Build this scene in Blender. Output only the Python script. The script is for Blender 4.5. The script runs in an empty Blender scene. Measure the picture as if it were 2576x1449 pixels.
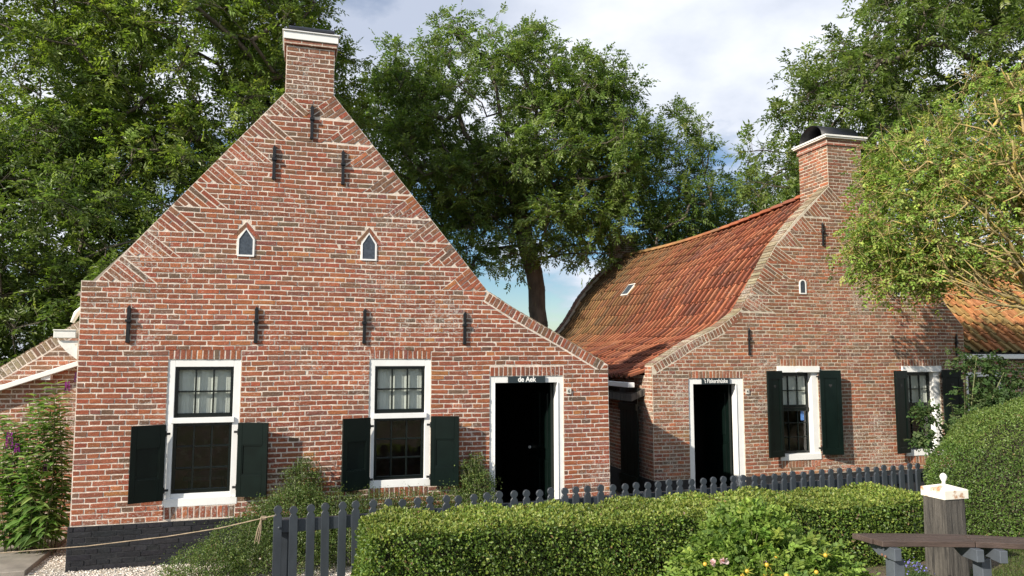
import bpy, bmesh, math, random
import numpy as np
from mathutils import Vector, Matrix, noise
from mathutils.geometry import tessellate_polygon

random.seed(7)
rng = np.random.default_rng(11)
sc = bpy.context.scene
COL = sc.collection

# ------------------------------------------------------------------ camera, sun, sky, exposure
EYE = 2.25
cd = bpy.data.cameras.new('camera'); cam = bpy.data.objects.new('camera', cd); COL.objects.link(cam)
cd.sensor_width = 36; cd.lens = 36 * 1860 / 2576; cd.clip_end = 3000; cd.clip_start = .05
PITCH = math.atan(175.5 / 1860)
cam.location = (0, 0, EYE); cam.rotation_euler = (math.pi / 2 + PITCH, 0, 0)
sc.camera = cam
sc.view_settings.view_transform = 'Standard'; sc.view_settings.look = 'None'
sc.view_settings.gamma = 1; sc.view_settings.use_curve_mapping = False
sc.view_settings.exposure = 0.60
TRAVEL = Vector((1.815, 1.595, -1.38)).normalized()
sd = bpy.data.lights.new('sun', 'SUN'); sun = bpy.data.objects.new('sun', sd); COL.objects.link(sun)
sd.energy = 5.0; sd.angle = math.radians(.53); sd.color = (1, .915, .79)
sun.rotation_euler = TRAVEL.to_track_quat('-Z', 'Y').to_euler()
w = bpy.data.worlds.new('World'); sc.world = w; w.use_nodes = True
wn = w.node_tree; wn.nodes.clear()
def N(t, kind, **kw):
    n = t.nodes.new(kind)
    for k, v in kw.items():
        if k.startswith('i_'):
            n.inputs[k[2:].replace('_', ' ')].default_value = v
        else:
            setattr(n, k, v)
    return n
sky = N(wn, 'ShaderNodeTexSky', sky_type='NISHITA', sun_disc=False)
sky.sun_elevation = math.asin(-TRAVEL.z); sky.sun_rotation = math.atan2(-TRAVEL.x, -TRAVEL.y)
sky.air_density = 1.0; sky.dust_density = .4; sky.ozone_density = 2.5
geo = N(wn, 'ShaderNodeTexCoord')
sep = N(wn, 'ShaderNodeSeparateXYZ'); wn.links.new(geo.outputs['Generated'], sep.inputs[0])
def M_(t, op, a, b=None, clamp=False):
    n = t.nodes.new('ShaderNodeMath'); n.operation = op; n.use_clamp = clamp
    for i, x in enumerate((a, b)):
        if x is None: continue
        if hasattr(x, 'links') or hasattr(x, 'is_linked'): t.links.new(x, n.inputs[i])
        else: n.inputs[i].default_value = x
    return n.outputs[0]
zz = M_(wn, 'ADD', M_(wn, 'ABSOLUTE', sep.outputs[2]), .28)
cx = M_(wn, 'DIVIDE', sep.outputs[0], zz); cy = M_(wn, 'DIVIDE', sep.outputs[1], zz)
cmb = N(wn, 'ShaderNodeCombineXYZ'); wn.links.new(cx, cmb.inputs[0]); wn.links.new(cy, cmb.inputs[1]); cmb.inputs[2].default_value = 4.2
nz = N(wn, 'ShaderNodeTexNoise', i_Scale=1.15, i_Detail=9.0, i_Roughness=.55); wn.links.new(cmb.outputs[0], nz.inputs['Vector'])
rp = N(wn, 'ShaderNodeValToRGB'); wn.links.new(nz.outputs['Fac'], rp.inputs[0])
rp.color_ramp.elements[0].position = .425; rp.color_ramp.elements[0].color = (0, 0, 0, 1)
rp.color_ramp.elements[1].position = .52; rp.color_ramp.elements[1].color = (1, 1, 1, 1)
nz2 = N(wn, 'ShaderNodeTexNoise', i_Scale=2.3, i_Detail=6.0, i_Roughness=.5); wn.links.new(cmb.outputs[0], nz2.inputs['Vector'])
rp2 = N(wn, 'ShaderNodeValToRGB'); wn.links.new(nz2.outputs['Fac'], rp2.inputs[0])
rp2.color_ramp.elements[0].position = .40; rp2.color_ramp.elements[0].color = (4.2, 4.7, 5.8, 1)
rp2.color_ramp.elements[1].position = .62; rp2.color_ramp.elements[1].color = (7.6, 7.9, 8.5, 1)
hs = N(wn, 'ShaderNodeHueSaturation', i_Saturation=1.25, i_Value=.85); wn.links.new(sky.outputs[0], hs.inputs['Color'])
mx = N(wn, 'ShaderNodeMixRGB'); wn.links.new(rp.outputs[0], mx.inputs[0]); wn.links.new(hs.outputs[0], mx.inputs[1]); wn.links.new(rp2.outputs[0], mx.inputs[2])
bg = N(wn, 'ShaderNodeBackground', i_Strength=.09); wn.links.new(mx.outputs[0], bg.inputs[0])
wo = N(wn, 'ShaderNodeOutputWorld'); wn.links.new(bg.outputs[0], wo.inputs[0])
sc.render.engine = 'CYCLES'
sc.cycles.max_bounces = 6; sc.cycles.transparent_max_bounces = 12

# ------------------------------------------------------------------ materials
def new_mat(name):
    m = bpy.data.materials.new(name); m.use_nodes = True
    t = m.node_tree; b = t.nodes['Principled BSDF']; return m, t, b
def pos_noise(t, scale, detail=5, rough=.6, stretch=None, obj=False):
    if obj:
        g = N(t, 'ShaderNodeTexCoord'); o = g.outputs['Object']
    else:
        g = N(t, 'ShaderNodeNewGeometry'); o = g.outputs['Position']
    if stretch:
        mp = N(t, 'ShaderNodeMapping'); mp.inputs['Scale'].default_value = stretch
        t.links.new(o, mp.inputs[0]); o = mp.outputs[0]
    n = N(t, 'ShaderNodeTexNoise', i_Scale=scale, i_Detail=detail, i_Roughness=rough)
    t.links.new(o, n.inputs['Vector']); return n.outputs['Fac']
def ramp(t, fac, p0, c0, p1, c1):
    r = N(t, 'ShaderNodeValToRGB'); t.links.new(fac, r.inputs[0])
    r.color_ramp.elements[0].position = p0; r.color_ramp.elements[1].position = p1
    f = lambda c: (c, c, c, 1) if not hasattr(c, '__len__') else (*c, 1)
    r.color_ramp.elements[0].color = f(c0); r.color_ramp.elements[1].color = f(c1); return r.outputs[0]
def mixc(t, fac, a, b, mode='MIX'):
    n = N(t, 'ShaderNodeMixRGB', blend_type=mode)
    for i, x in enumerate((fac, a, b)):
        if hasattr(x, 'is_linked'): t.links.new(x, n.inputs[i])
        elif hasattr(x, '__len__'): n.inputs[i].default_value = (*x, 1)
        else: n.inputs[i].default_value = x
    return n.outputs[0]
def bump(t, b, h, strength, dist):
    n = N(t, 'ShaderNodeBump', i_Strength=strength, i_Distance=dist)
    t.links.new(h, n.inputs['Height']); t.links.new(n.outputs[0], b.inputs['Normal'])
def simple(name, c, rough=.6, var=.25, scale=12, bs=.3, bd=.002, dirt=None, stretch=None, spec=.5, metal=0, obj=False):
    m, t, b = new_mat(name)
    n1 = pos_noise(t, scale, stretch=stretch, obj=obj)
    col = mixc(t, 1.0, c, ramp(t, n1, .3, 1 - var, .7, 1 + var), 'MULTIPLY')
    if dirt:
        n2 = pos_noise(t, dirt[2], 6, .65, stretch=stretch, obj=obj)
        col = mixc(t, ramp(t, n2, dirt[1], 0, min(.99, dirt[1] + .12), 1), col, dirt[0])
    t.links.new(col, b.inputs['Base Color']); b.inputs['Roughness'].default_value = rough
    b.inputs['Specular IOR Level'].default_value = spec; b.inputs['Metallic'].default_value = metal
    if bs: bump(t, b, pos_noise(t, scale * 5, 4, stretch=stretch, obj=obj), bs, bd)
    return m
def tinted(name, rough=.85, fine=90, white=.0, bs=.8, bd=.004, wp=.6, wcol=(.55, .52, .47), lich=None, spec=.25):
    m, t, b = new_mat(name)
    a = N(t, 'ShaderNodeAttribute', attribute_name='tint')
    col = mixc(t, 1.0, a.outputs['Color'], ramp(t, pos_noise(t, fine, 6, .7), .28, .55, .72, 1.35), 'MULTIPLY')
    col = mixc(t, 1.0, col, ramp(t, pos_noise(t, 9, 3), .3, .85, .7, 1.12), 'MULTIPLY')
    col = mixc(t, 1.0, col, ramp(t, pos_noise(t, .9, 5, .65), .36, .86, .64, 1.12), 'MULTIPLY')
    if white:
        big = ramp(t, pos_noise(t, 1.1, 3), .42, .0, .66, .12)
        f = M_(t, 'ADD', pos_noise(t, 42, 5, .75), big)
        col = mixc(t, M_(t, 'MULTIPLY', ramp(t, f, wp, 0, wp + .1, 1), white), col, wcol)
    if lich:
        col = mixc(t, M_(t, 'MULTIPLY', ramp(t, pos_noise(t, lich[2], 7, .7), lich[1], 0, lich[1] + .1, 1), lich[3]), col, lich[0])
    t.links.new(col, b.inputs['Base Color']); b.inputs['Roughness'].default_value = rough
    b.inputs['Specular IOR Level'].default_value = spec
    bump(t, b, pos_noise(t, fine * .8, 6, .7), bs, bd)
    return m
def leaf_mat(name, rough=.45, trans=.35, spec=.5):
    m, t, b = new_mat(name)
    a = N(t, 'ShaderNodeAttribute', attribute_name='tint')
    t.links.new(a.outputs['Color'], b.inputs['Base Color']); b.inputs['Roughness'].default_value = rough
    b.inputs['Specular IOR Level'].default_value = spec
    tr = N(t, 'ShaderNodeBsdfTranslucent')
    t.links.new(mixc(t, 1.0, a.outputs['Color'], (1.5, 1.6, .75), 'MULTIPLY'), tr.inputs[0])
    mxs = N(t, 'ShaderNodeMixShader', i_Fac=trans)
    t.links.new(b.outputs[0], mxs.inputs[1]); t.links.new(tr.outputs[0], mxs.inputs[2])
    t.links.new(mxs.outputs[0], t.nodes['Material Output'].inputs[0])
    return m
MT = {}
MT['brick'] = tinted('brick', white=.6, wp=.60, bs=1.0, bd=.0045)
MT['brick_old'] = tinted('old brick', white=.65, wp=.585, bs=1.0, bd=.0045)
MT['mortar'] = simple('mortar', (.66, .575, .49), .95, .22, 14, 1.0, .005, ((.36, .31, .26), .60, 5), spec=.1)
MT['mortar_old'] = simple('old mortar', (.54, .48, .39), .95, .25, 14, 1.0, .005, ((.28, .24, .2), .58, 5), spec=.1)
MT['black_paint'] = simple('tar paint', (.018, .019, .022), .6, .3, 16, .5, .003, ((.045, .043, .041), .62, 22))
MT['tile'] = tinted('clay tile', rough=.75, fine=60, white=.25, wp=.66, bs=.5, bd=.003, lich=((.06, .052, .035), .62, 4.5, .55))
MT['white'] = simple('white paint', (.80, .80, .78), .35, .05, 6, .12, .002, ((.62, .61, .56), .70, 14))
MT['white_old'] = simple('weathered white paint', (.74, .73, .68), .5, .10, 9, .3, .003, ((.40, .36, .28), .62, 11))
MT['green'] = simple('dark green gloss paint', (.0032, .0078, .0064), .3, .25, 6, .1, .001, spec=.3)
MT['sash'] = simple('black green sash paint', (.004, .007, .0065), .25, .2, 8, .1, .001)
MT['iron'] = simple('black iron', (.006, .0065, .008), .45, .3, 25, .4, .002)
MT['fence'] = simple('slate blue fence paint', (.042, .051, .062), .42, .18, 9, .25, .002, ((.085, .10, .035), .68, 3.4), stretch=(1, 1, .35))
MT['plank'] = simple('brown stained plank', (.062, .042, .034), .65, .35, 7, .8, .004, ((.10, .085, .07), .66, 18), stretch=(.6, 5, 5))
MT['grey_steel'] = simple('grey painted steel', (.085, .098, .115), .4, .15, 10, .2, .001, ((.12, .09, .06), .70, 24))
MT['oldwood'] = simple('weathered oak', (.085, .077, .066), .85, .55, 16, 1.0, .010, ((.02, .019, .018), .53, 9), stretch=(3, 3, .22))
MT['cap'] = simple('rust stained white paint', (.80, .76, .66), .5, .06, 8, .3, .003, ((.42, .19, .07), .55, 9))
MT['rope'] = simple('hemp rope', (.30, .235, .16), .9, .3, 60, .9, .004)
MT['soil'] = simple('dry soil', (.16, .12, .085), .95, .4, 9, 1.0, .02, ((.08, .06, .045), .55, 20))
MT['lawn'] = simple('mossy lawn', (.06, .075, .02), .9, .4, 9, 1.0, .02, ((.13, .10, .05), .6, 7))
MT['slab'] = simple('concrete slab', (.20, .18, .155), .9, .3, 5, .6, .004, ((.09, .08, .07), .6, 3))
MT['gravelbed'] = simple('gravel bed', (.42, .38, .32), .95, .35, 60, 1.0, .01, ((.2, .17, .13), .55, 40))
MT['paver'] = tinted('yellow paver', fine=50, white=.1, wp=.7)
MT['stone'] = tinted('shell gravel', rough=.7, fine=80, bs=.3)
MT['bark'] = simple('ash bark', (.115, .095, .072), .9, .45, 6, 1.0, .02, ((.17, .17, .08), .60, 5), stretch=(1, 1, .4))
MT['bark_lichen'] = simple('lichen covered bark', (.36, .28, .13), .9, .35, 12, 1.0, .01, ((.52, .38, .06), .52, 9))
MT['twig'] = simple('dark twigs', (.035, .028, .018), .95, .4, 20, .8, .01)
MT['stem'] = simple('pale green stem', (.14, .15, .07), .8, .3, 20, .3, .002)
MT['curtain'] = simple('net curtain', (.80, .80, .78), .9, .06, 8, .2, .002)
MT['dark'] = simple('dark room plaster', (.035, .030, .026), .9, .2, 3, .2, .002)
MT['brownwall'] = simple('grey brown hall wall', (.45, .39, .35), .9, .1, 3, .2, .002)
MT['lead'] = simple('grey blue leaded pane', (.055, .068, .085), .3, .4, 30, .3, .003, ((.18, .2, .22), .64, 26))
MT['signboard'] = simple('slate sign paint', (.022, .033, .038), .35, .08, 6, .05, .001)
MT['letter'] = simple('white lettering', (.85, .85, .82), .5, .02, 6, 0)
MT['numtile'] = simple('cream enamel', (.62, .60, .53), .4, .05, 9, .1, .001)
MT['ink'] = simple('black lettering', (.02, .02, .02), .5, .05, 6, 0)
MT['leaf'] = leaf_mat('ash leaf', .45, .45)
MT['leaf_glossy'] = leaf_mat('glossy hedge leaf', .45, .30, .45)
MT['leaf_matt'] = leaf_mat('matt shrub leaf', .6, .35, .35)
MT['petal'] = leaf_mat('petal', .7, .3, .2)
MT['hip'] = leaf_mat('rose hip', .35, .1, .5)
MT['sticker'] = simple('blue sticker', (.08, .2, .5), .5, .3, 60, 0)
m, t, b = new_mat('window glass')
fr = N(t, 'ShaderNodeFresnel', i_IOR=1.5); tp = N(t, 'ShaderNodeBsdfTransparent'); tp.inputs[0].default_value = (.9, .92, .9, 1)
gl = N(t, 'ShaderNodeBsdfGlossy', i_Roughness=.02)
nb = N(t, 'ShaderNodeBump', i_Strength=.25, i_Distance=.02); t.links.new(pos_noise(t, 3.5, 2), nb.inputs['Height']); t.links.new(nb.outputs[0], gl.inputs['Normal'])
gg = N(t, 'ShaderNodeNewGeometry'); ms = N(t, 'ShaderNodeMixShader'); t.links.new(M_(t, 'MULTIPLY', fr.outputs[0], M_(t, 'SUBTRACT', 1.9, M_(t, 'MULTIPLY', gg.outputs['Backfacing'], 1.9)), True), ms.inputs[0]); t.links.new(tp.outputs[0], ms.inputs[1]); t.links.new(gl.outputs[0], ms.inputs[2])
t.links.new(ms.outputs[0], t.nodes['Material Output'].inputs[0]); MT['glass'] = m

# ------------------------------------------------------------------ object helpers
def link(o, parent=None):
    COL.objects.link(o)
    if parent: o.parent = parent
    return o
def tag(o, label=None, cat=None, group=None, kind=None):
    if label: o['label'] = label
    if cat: o['category'] = cat
    if group: o['group'] = group
    if kind: o['kind'] = kind
    return o
def empty(name, loc, rz=0, label=None, cat=None, group=None):
    o = bpy.data.objects.new(name, None); COL.objects.link(o)
    o.location = loc; o.rotation_euler = (0, 0, rz); o.empty_display_size = .3
    return tag(o, label, cat, group)
class MB:
    def __init__(s): s.v = []; s.f = []
    def poly_prism(s, pts, fn, d0, d1):
        """pts 2D; fn(a,b,d)->3D; from depth d0 to d1"""
        n = len(pts); k = len(s.v)
        for d in (d0, d1):
            for p in pts: s.v.append(fn(p[0], p[1], d))
        s.f.append(tuple(range(k, k + n))); s.f.append(tuple(range(k + 2 * n - 1, k + n - 1, -1)))
        for i in range(n):
            j = (i + 1) % n
            s.f.append((k + j, k + i, k + n + i, k + n + j))
        return s
    def box(s, x0, x1, y0, y1, z0, z1):
        k = len(s.v)
        for z in (z0, z1):
            for x, y in ((x0, y0), (x1, y0), (x1, y1), (x0, y1)): s.v.append((x, y, z))
        for f in ((3, 2, 1, 0), (4, 5, 6, 7), (0, 1, 5, 4), (1, 2, 6, 5), (2, 3, 7, 6), (3, 0, 4, 7)):
            s.f.append(tuple(k + i for i in f))
        return s
    def tube(s, pts, rad, sides=6, caps=True):
        k0 = len(s.v); pts = [Vector(p) for p in pts]
        if not hasattr(rad, '__len__'): rad = [rad] * len(pts)
        for i, p in enumerate(pts):
            d = (pts[min(i + 1, len(pts) - 1)] - pts[max(i - 1, 0)]).normalized()
            a = d.orthogonal().normalized() if i == 0 else (a - d * a.dot(d)).normalized()
            b = d.cross(a)
            for j in range(sides):
                an = 2 * math.pi * j / sides
                s.v.append(tuple(p + (a * math.cos(an) + b * math.sin(an)) * rad[i]))
        for i in range(len(pts) - 1):
            for j in range(sides):
                q = (j + 1) % sides
                s.f.append((k0 + i * sides + j, k0 + i * sides + q, k0 + (i + 1) * sides + q, k0 + (i + 1) * sides + j))
        if caps:
            s.f.append(tuple(k0 + j for j in range(sides - 1, -1, -1)))
            s.f.append(tuple(k0 + (len(pts) - 1) * sides + j for j in range(sides)))
        return s
    def lathe(s, c, prof, sides=16):
        k0 = len(s.v)
        for r, z in prof:
            for j in range(sides):
                an = 2 * math.pi * j / sides; s.v.append((c[0] + r * math.cos(an), c[1] + r * math.sin(an), c[2] + z))
        for i in range(len(prof) - 1):
            for j in range(sides):
                q = (j + 1) % sides
                s.f.append((k0 + i * sides + j, k0 + i * sides + q, k0 + (i + 1) * sides + q, k0 + (i + 1) * sides + j))
        s.f.append(tuple(k0 + j for j in range(sides - 1, -1, -1)))
        s.f.append(tuple(k0 + (len(prof) - 1) * sides + j for j in range(sides)))
        return s
    def build(s, name, mat, parent=None, bevel=0, smooth=False, kind=None):
        me = bpy.data.meshes.new(name); me.from_pydata([tuple(v) for v in s.v], [], s.f); me.update()
        bm = bmesh.new(); bm.from_mesh(me); bmesh.ops.recalc_face_normals(bm, faces=bm.faces)
        if bevel:
            bmesh.ops.bevel(bm, geom=[e for e in bm.edges], offset=bevel, segments=1, affect='EDGES', clamp_overlap=True)
        bm.to_mesh(me); bm.free()
        me.polygons.foreach_set('use_smooth', [bool(smooth)] * len(me.polygons))
        me.materials.append(mat)
        o = bpy.data.objects.new(name, me); link(o, parent)
        if kind: o['kind'] = kind
        return o
def np_mesh(name, V, F, tint, mat, parent=None, smooth=False, kind=None):
    V = np.asarray(V, np.float32); F = np.asarray(F, np.int32); n = F.shape[1]
    me = bpy.data.meshes.new(name)
    me.vertices.add(len(V)); me.vertices.foreach_set('co', V.ravel())
    me.loops.add(F.size); me.loops.foreach_set('vertex_index', F.ravel())
    me.polygons.add(len(F)); me.polygons.foreach_set('loop_start', np.arange(0, F.size, n, dtype=np.int32))
    me.polygons.foreach_set('use_smooth', np.full(len(F), bool(smooth)))
    me.update(calc_edges=True)
    if tint is not None:
        a = me.color_attributes.new('tint', 'FLOAT_COLOR', 'POINT')
        c = np.ones((len(V), 4), np.float32); c[:, :3] = tint; a.data.foreach_set('color', c.ravel())
    me.materials.append(mat)
    o = bpy.data.objects.new(name, me); link(o, parent)
    if kind: o['kind'] = kind
    return o

# ------------------------------------------------------------------ brick laying
def clip(poly, px, py, nx, ny):
    """keep side where (p-P).n >= 0"""
    out = []
    for i in range(len(poly)):
        a = poly[i]; b = poly[(i + 1) % len(poly)]
        da = (a[0] - px) * nx + (a[1] - py) * ny; db = (b[0] - px) * nx + (b[1] - py) * ny
        if da >= 0: out.append(a)
        if (da > 0 > db) or (da < 0 < db):
            t_ = da / (da - db); out.append((a[0] + (b[0] - a[0]) * t_, a[1] + (b[1] - a[1]) * t_))
    return out
def area(p):
    return .5 * sum(p[i][0] * p[(i + 1) % len(p)][1] - p[(i + 1) % len(p)][0] * p[i][1] for i in range(len(p)))
PAL1 = [((.285, .084, .050), 6), ((.33, .100, .052), 5), ((.25, .076, .048), 5), ((.215, .085, .058), 3), ((.30, .076, .046), 4), ((.165, .085, .062), 1.2), ((.38, .135, .058), 1.0), ((.235, .080, .064), 2), ((.140, .080, .062), .35)]
PAL2 = [((.29, .105, .064), 5), ((.33, .105, .060), 4), ((.25, .112, .072), 4), ((.215, .105, .072), 2.2), ((.37, .115, .060), 1.8), ((.175, .100, .074), .8), ((.31, .140, .080), 1.5), ((.25, .086, .062), 2)]
PALCOP = [((.27, .19, .135), 3), ((.22, .145, .10), 3), ((.32, .24, .18), 2), ((.20, .11, .08), 2)]
PALTOP = [((.195, .095, .064), 4), ((.220, .092, .060), 4), ((.240, .086, .056), 3), ((.165, .092, .066), 1.2)]
PALBLK = [((.020, .021, .025), 3), ((.023, .023, .027), 2), ((.018, .019, .022), 2)]
def pick(pal):
    c = random.choices([p[0] for p in pal], [p[1] for p in pal])[0]
    k = random.uniform(.86, 1.14); return tuple(x * k * g_ * random.uniform(.95, 1.05) for x, g_ in zip(c, (1, 1.12, 1.02) if c[0] > .1 else (1, 1, 1)))
class Bricks:
    """collects flat brick outlines on a plane, fn(a,b,out)->local xyz"""
    def __init__(s, fn, pal, wob=.004): s.fn = fn; s.pal = pal; s.items = []; s.wob = wob; s.joint = .0062
    def add(s, poly, pal=None, joint=None):
        joint = joint or s.joint
        if len(poly) < 3: return
        if area(poly) < 0: poly = poly[::-1]
        # inset by joint
        n = len(poly); cxm = sum(p[0] for p in poly) / n; cym = sum(p[1] for p in poly) / n
        q = poly
        for i in range(n):
            a = poly[i]; b = poly[(i + 1) % n]; ex, ey = b[0] - a[0], b[1] - a[1]; L = math.hypot(ex, ey)
            if L < 1e-5: continue
            nx, ny = -ey / L, ex / L
            q = clip(q, a[0] + nx * joint, a[1] + ny * joint, nx, ny)
            if len(q) < 3: return
        if abs(area(q)) < .0007: return
        s.items.append((q, pick(pal(cxm, cym) if callable(pal) else (pal or (s.pal(cxm, cym) if callable(s.pal) else s.pal)))))
    def rows(s, outline, holes, v0, v1, ch=.0562, phase=0, head=.117, step0=0):
        k = 0; v = v0
        while v < v1 - .01:
            vm = v + ch / 2; xs = []
            for i in range(len(outline)):
                a = outline[i]; b = outline[(i + 1) % len(outline)]
                if (a[1] - vm) * (b[1] - vm) < 0:
                    xs.append((a[0] + (b[0] - a[0]) * (vm - a[1]) / (b[1] - a[1]), a, b))
            xs.sort(key=lambda t_: t_[0])
            for i in range(0, len(xs) - 1, 2):
                ivs = [(xs[i][0], xs[i + 1][0], xs[i], xs[i + 1])]
                for (h0, h1, g0, g1) in holes:
                    if g0 < vm < g1:
                        new = []
                        for (a0, a1, el, er) in ivs:
                            if h1 <= a0 or h0 >= a1: new.append((a0, a1, el, er)); continue
                            if h0 > a0 + .03: new.append((a0, h0, el, None))
                            if h1 < a1 - .03: new.append((h1, a1, None, er))
                        ivs = new
                for (a0, a1, el, er) in ivs:
                    hd = (k + step0) % 2 == 0
                    L = head if hd else head * 2
                    off = (phase if hd else phase + head * .5 + (head if ((k + step0) // 2) % 2 else 0))
                    x = off + math.floor((a0 - off) / L) * L - L
                    cuts = [a0]
                    while x < a1 + L:
                        xj = x + random.uniform(-.007, .007)
                        if x > a0 + .045 and x < a1 - .045: cuts.append(xj)
                        x += L
                    # occasional closers
                    if not hd:
                        c2 = [cuts[0]]
                        for c in cuts[1:]:
                            if random.random() < .10 and c - c2[-1] > .2: c2.append(c2[-1] + random.choice((.11, .125)))
                            c2.append(c)
                        cuts = c2
                    cuts.append(a1)
                    for c0, c1 in zip(cuts[:-1], cuts[1:]):
                        e0 = c0 - (.25 if (c0 == a0 and el) else 0); e1 = c1 + (.25 if (c1 == a1 and er) else 0)
                        p = [(e0, v), (e1, v), (e1, v + ch), (e0, v + ch)]
                        for flag, e, sgn in ((c0 == a0 and el, el, 1), (c1 == a1 and er, er, -1)):
                            if flag:
                                (ax, ay), (bx, by) = e[1], e[2]
                                dx, dy = bx - ax, by - ay; LL = math.hypot(dx, dy); nx, ny = -dy / LL, dx / LL
                                if nx * sgn < 0: nx, ny = -nx, -ny
                                p = clip(p, ax, ay, nx, ny)
                        if len(p) > 2: s.add(p)
            v += ch; k += 1
    def tumble(s, A, B, Cc, ch=.0562):
        A, B, Cc = map(Vector, (A, B, Cc)); d = (Cc - B).normalized(); sl = (A - B); L = sl.length; sl.normalize()
        per = Vector((-d.y, d.x));
        if per.dot(A - B) < 0: per = -per
        H = per.dot(A - B); k = 0; W = (Cc - B).length
        while k * ch < H:
            x = -.12; first = [.117, .234][k % 2]
            seq = [0, first]
            while seq[-1] < W + .2: seq.append(seq[-1] + random.choice((.234, .234, .117)))
            seq[0] = -.2
            for c0, c1 in zip(seq[:-1], seq[1:]):
                p = []
                for (a, b_) in ((c0, k * ch), (c1, k * ch), (c1, (k + 1) * ch), (c0, (k + 1) * ch)):
                    q = B + d * a + per * b_; p.append((q.x, q.y))
                tri = [A, B, Cc]; cen = (A + B + Cc) / 3
                for i in range(3):
                    a_, b2 = tri[i], tri[(i + 1) % 3]; e = b2 - a_; nn = Vector((-e.y, e.x)).normalized()
                    if nn.dot(cen - a_) < 0: nn = -nn
                    p = clip(p, a_.x, a_.y, nn.x, nn.y)
                    if len(p) < 3: break
                if len(p) > 2: s.add(p, joint=.005)
            k += 1
    def roll(s, pts, depth=.12, pitch=.058, pal=None, side=-1):
        """bricks on edge, square to a polyline, laid on its inner side"""
        for (a, b) in zip(pts[:-1], pts[1:]):
            a = Vector(a); b = Vector(b); e = b - a; L = e.length; e.normalize(); n_ = Vector((-e.y, e.x)) * side
            k = max(1, round(L / pitch)); w_ = L / k
            for i in range(k):
                q = [a + e * w_ * i, a + e * w_ * (i + 1), a + e * w_ * (i + 1) + n_ * depth, a + e * w_ * i + n_ * depth]
                j = random.uniform(-.004, .004); q[0] = q[0] - n_ * j; q[1] = q[1] - n_ * j
                s.add([(p.x, p.y) for p in q], pal=pal)
    def geom(s, item):
        poly, tint = item; pts = []
        n = len(poly)
        for i in range(n):
            a = poly[i]; b = poly[(i + 1) % n]; L = math.hypot(b[0] - a[0], b[1] - a[1]); k = max(1, int(L / .055))
            for j in range(k):
                f = j / k; pts.append((a[0] + (b[0] - a[0]) * f, a[1] + (b[1] - a[1]) * f))
        m_ = len(pts); cxm = sum(p[0] for p in pts) / m_; cym = sum(p[1] for p in pts) / m_
        V = []; base = []; tilt = random.uniform(-.0018, .0018); pr = random.uniform(.0022, .0058); tv = random.uniform(-.06, .06)
        jit = [(p[0] + random.uniform(-.0028, .0028), p[1] + random.uniform(-.0028, .0028)) for p in pts]
        wv = lambda x, y: y + s.wob * (math.sin(x * 2.1 + y * 1.3) + .5 * math.sin(x * 5.3 + y * 4.1))
        for (x, y) in jit: V.append(s.fn(x, wv(x, y), -.006))
        for i, (x, y) in enumerate(jit):
            a = jit[i - 1]; b = jit[(i + 1) % m_]; ex, ey = b[0] - a[0], b[1] - a[1]; L = math.hypot(ex, ey) or 1
            x2 = x - ey / L * .0018; y2 = y + ex / L * .0018
            V.append(s.fn(x2, wv(x2, y2), pr + (x2 - cxm) * tv * .3 + random.uniform(-.0014, .0014)))
        V.append(s.fn(cxm, wv(cxm, cym), pr + .0002 + tilt * .5))
        F = []
        for i in range(m_):
            j = (i + 1) % m_
            F.append((i, j, m_ + j)); F.append((i, m_ + j, m_ + i)); F.append((m_ + i, m_ + j, 2 * m_))
        return V, F, tint, s.fn(cxm, cym, 0)
    def build(s, parent, root, mat, name='brick', limit=300, limit_fn=None):
        Mw = root.matrix_basis
        sc_ = []
        for it in s.items:
            poly, tint = it; c = Mw @ Vector(s.fn(sum(p[0] for p in poly) / len(poly), sum(p[1] for p in poly) / len(poly), 0))
            x = c.x / max(c.y, .1); zt = (c.z - EYE) / max(c.y, .1)
            vis = abs(x) < .70 and -.32 < zt < .52 and (limit_fn is None or limit_fn(*[sum(p[i] for p in poly) / len(poly) for i in (0, 1)]))
            sc_.append((area(poly) / c.y ** 2 if vis else 0))
        order = sorted(range(len(sc_)), key=lambda i: -sc_[i])
        solo = set(i for i in order[:limit] if sc_[i] > 0)
        VV = []; FF = []; TT = []; base = 0
        for i, it in enumerate(s.items):
            V, F, tint, c = s.geom(it)
            if i in solo:
                V = np.array(V, np.float32) - np.array(c, np.float32)
                o = np_mesh(name, V, F, np.array([tint] * len(V)), mat, parent); o.location = c
            else:
                VV += V; FF += [(a + base, b_ + base, c_ + base) for a, b_, c_ in F]; TT += [tint] * len(V); base += len(V)
        if VV: np_mesh(name + 'work', VV, FF, np.array(TT), mat, parent, kind='stuff')
def wall_mesh(name, outline, holes, thick, mat, parent, fn):
    """mortar body of a wall: outline minus rectangular holes, extruded"""
    loops = [outline] + [[(h[0], h[2]), (h[0], h[3]), (h[1], h[3]), (h[1], h[2])] for h in holes]
    flat = [p for l in loops for p in l]
    tris = tessellate_polygon([[Vector((p[0], p[1], 0)) for p in l] for l in loops])
    n = len(flat); mb = MB()
    mb.v = [fn(p[0], p[1], 0) for p in flat] + [fn(p[0], p[1], -thick) for p in flat]
    for tr in tris: mb.f.append(tuple(tr)); mb.f.append(tuple(n + i for i in tr[::-1]))
    k = 0
    for l in loops:
        for i in range(len(l)):
            j = (i + 1) % len(l); mb.f.append((k + i, k + j, n + k + j, n + k + i))
        k += len(l)
    return mb.build(name, mat, parent)
FR = lambda a, b, o: (a, -o, b)          # facade: along, up, out

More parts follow.
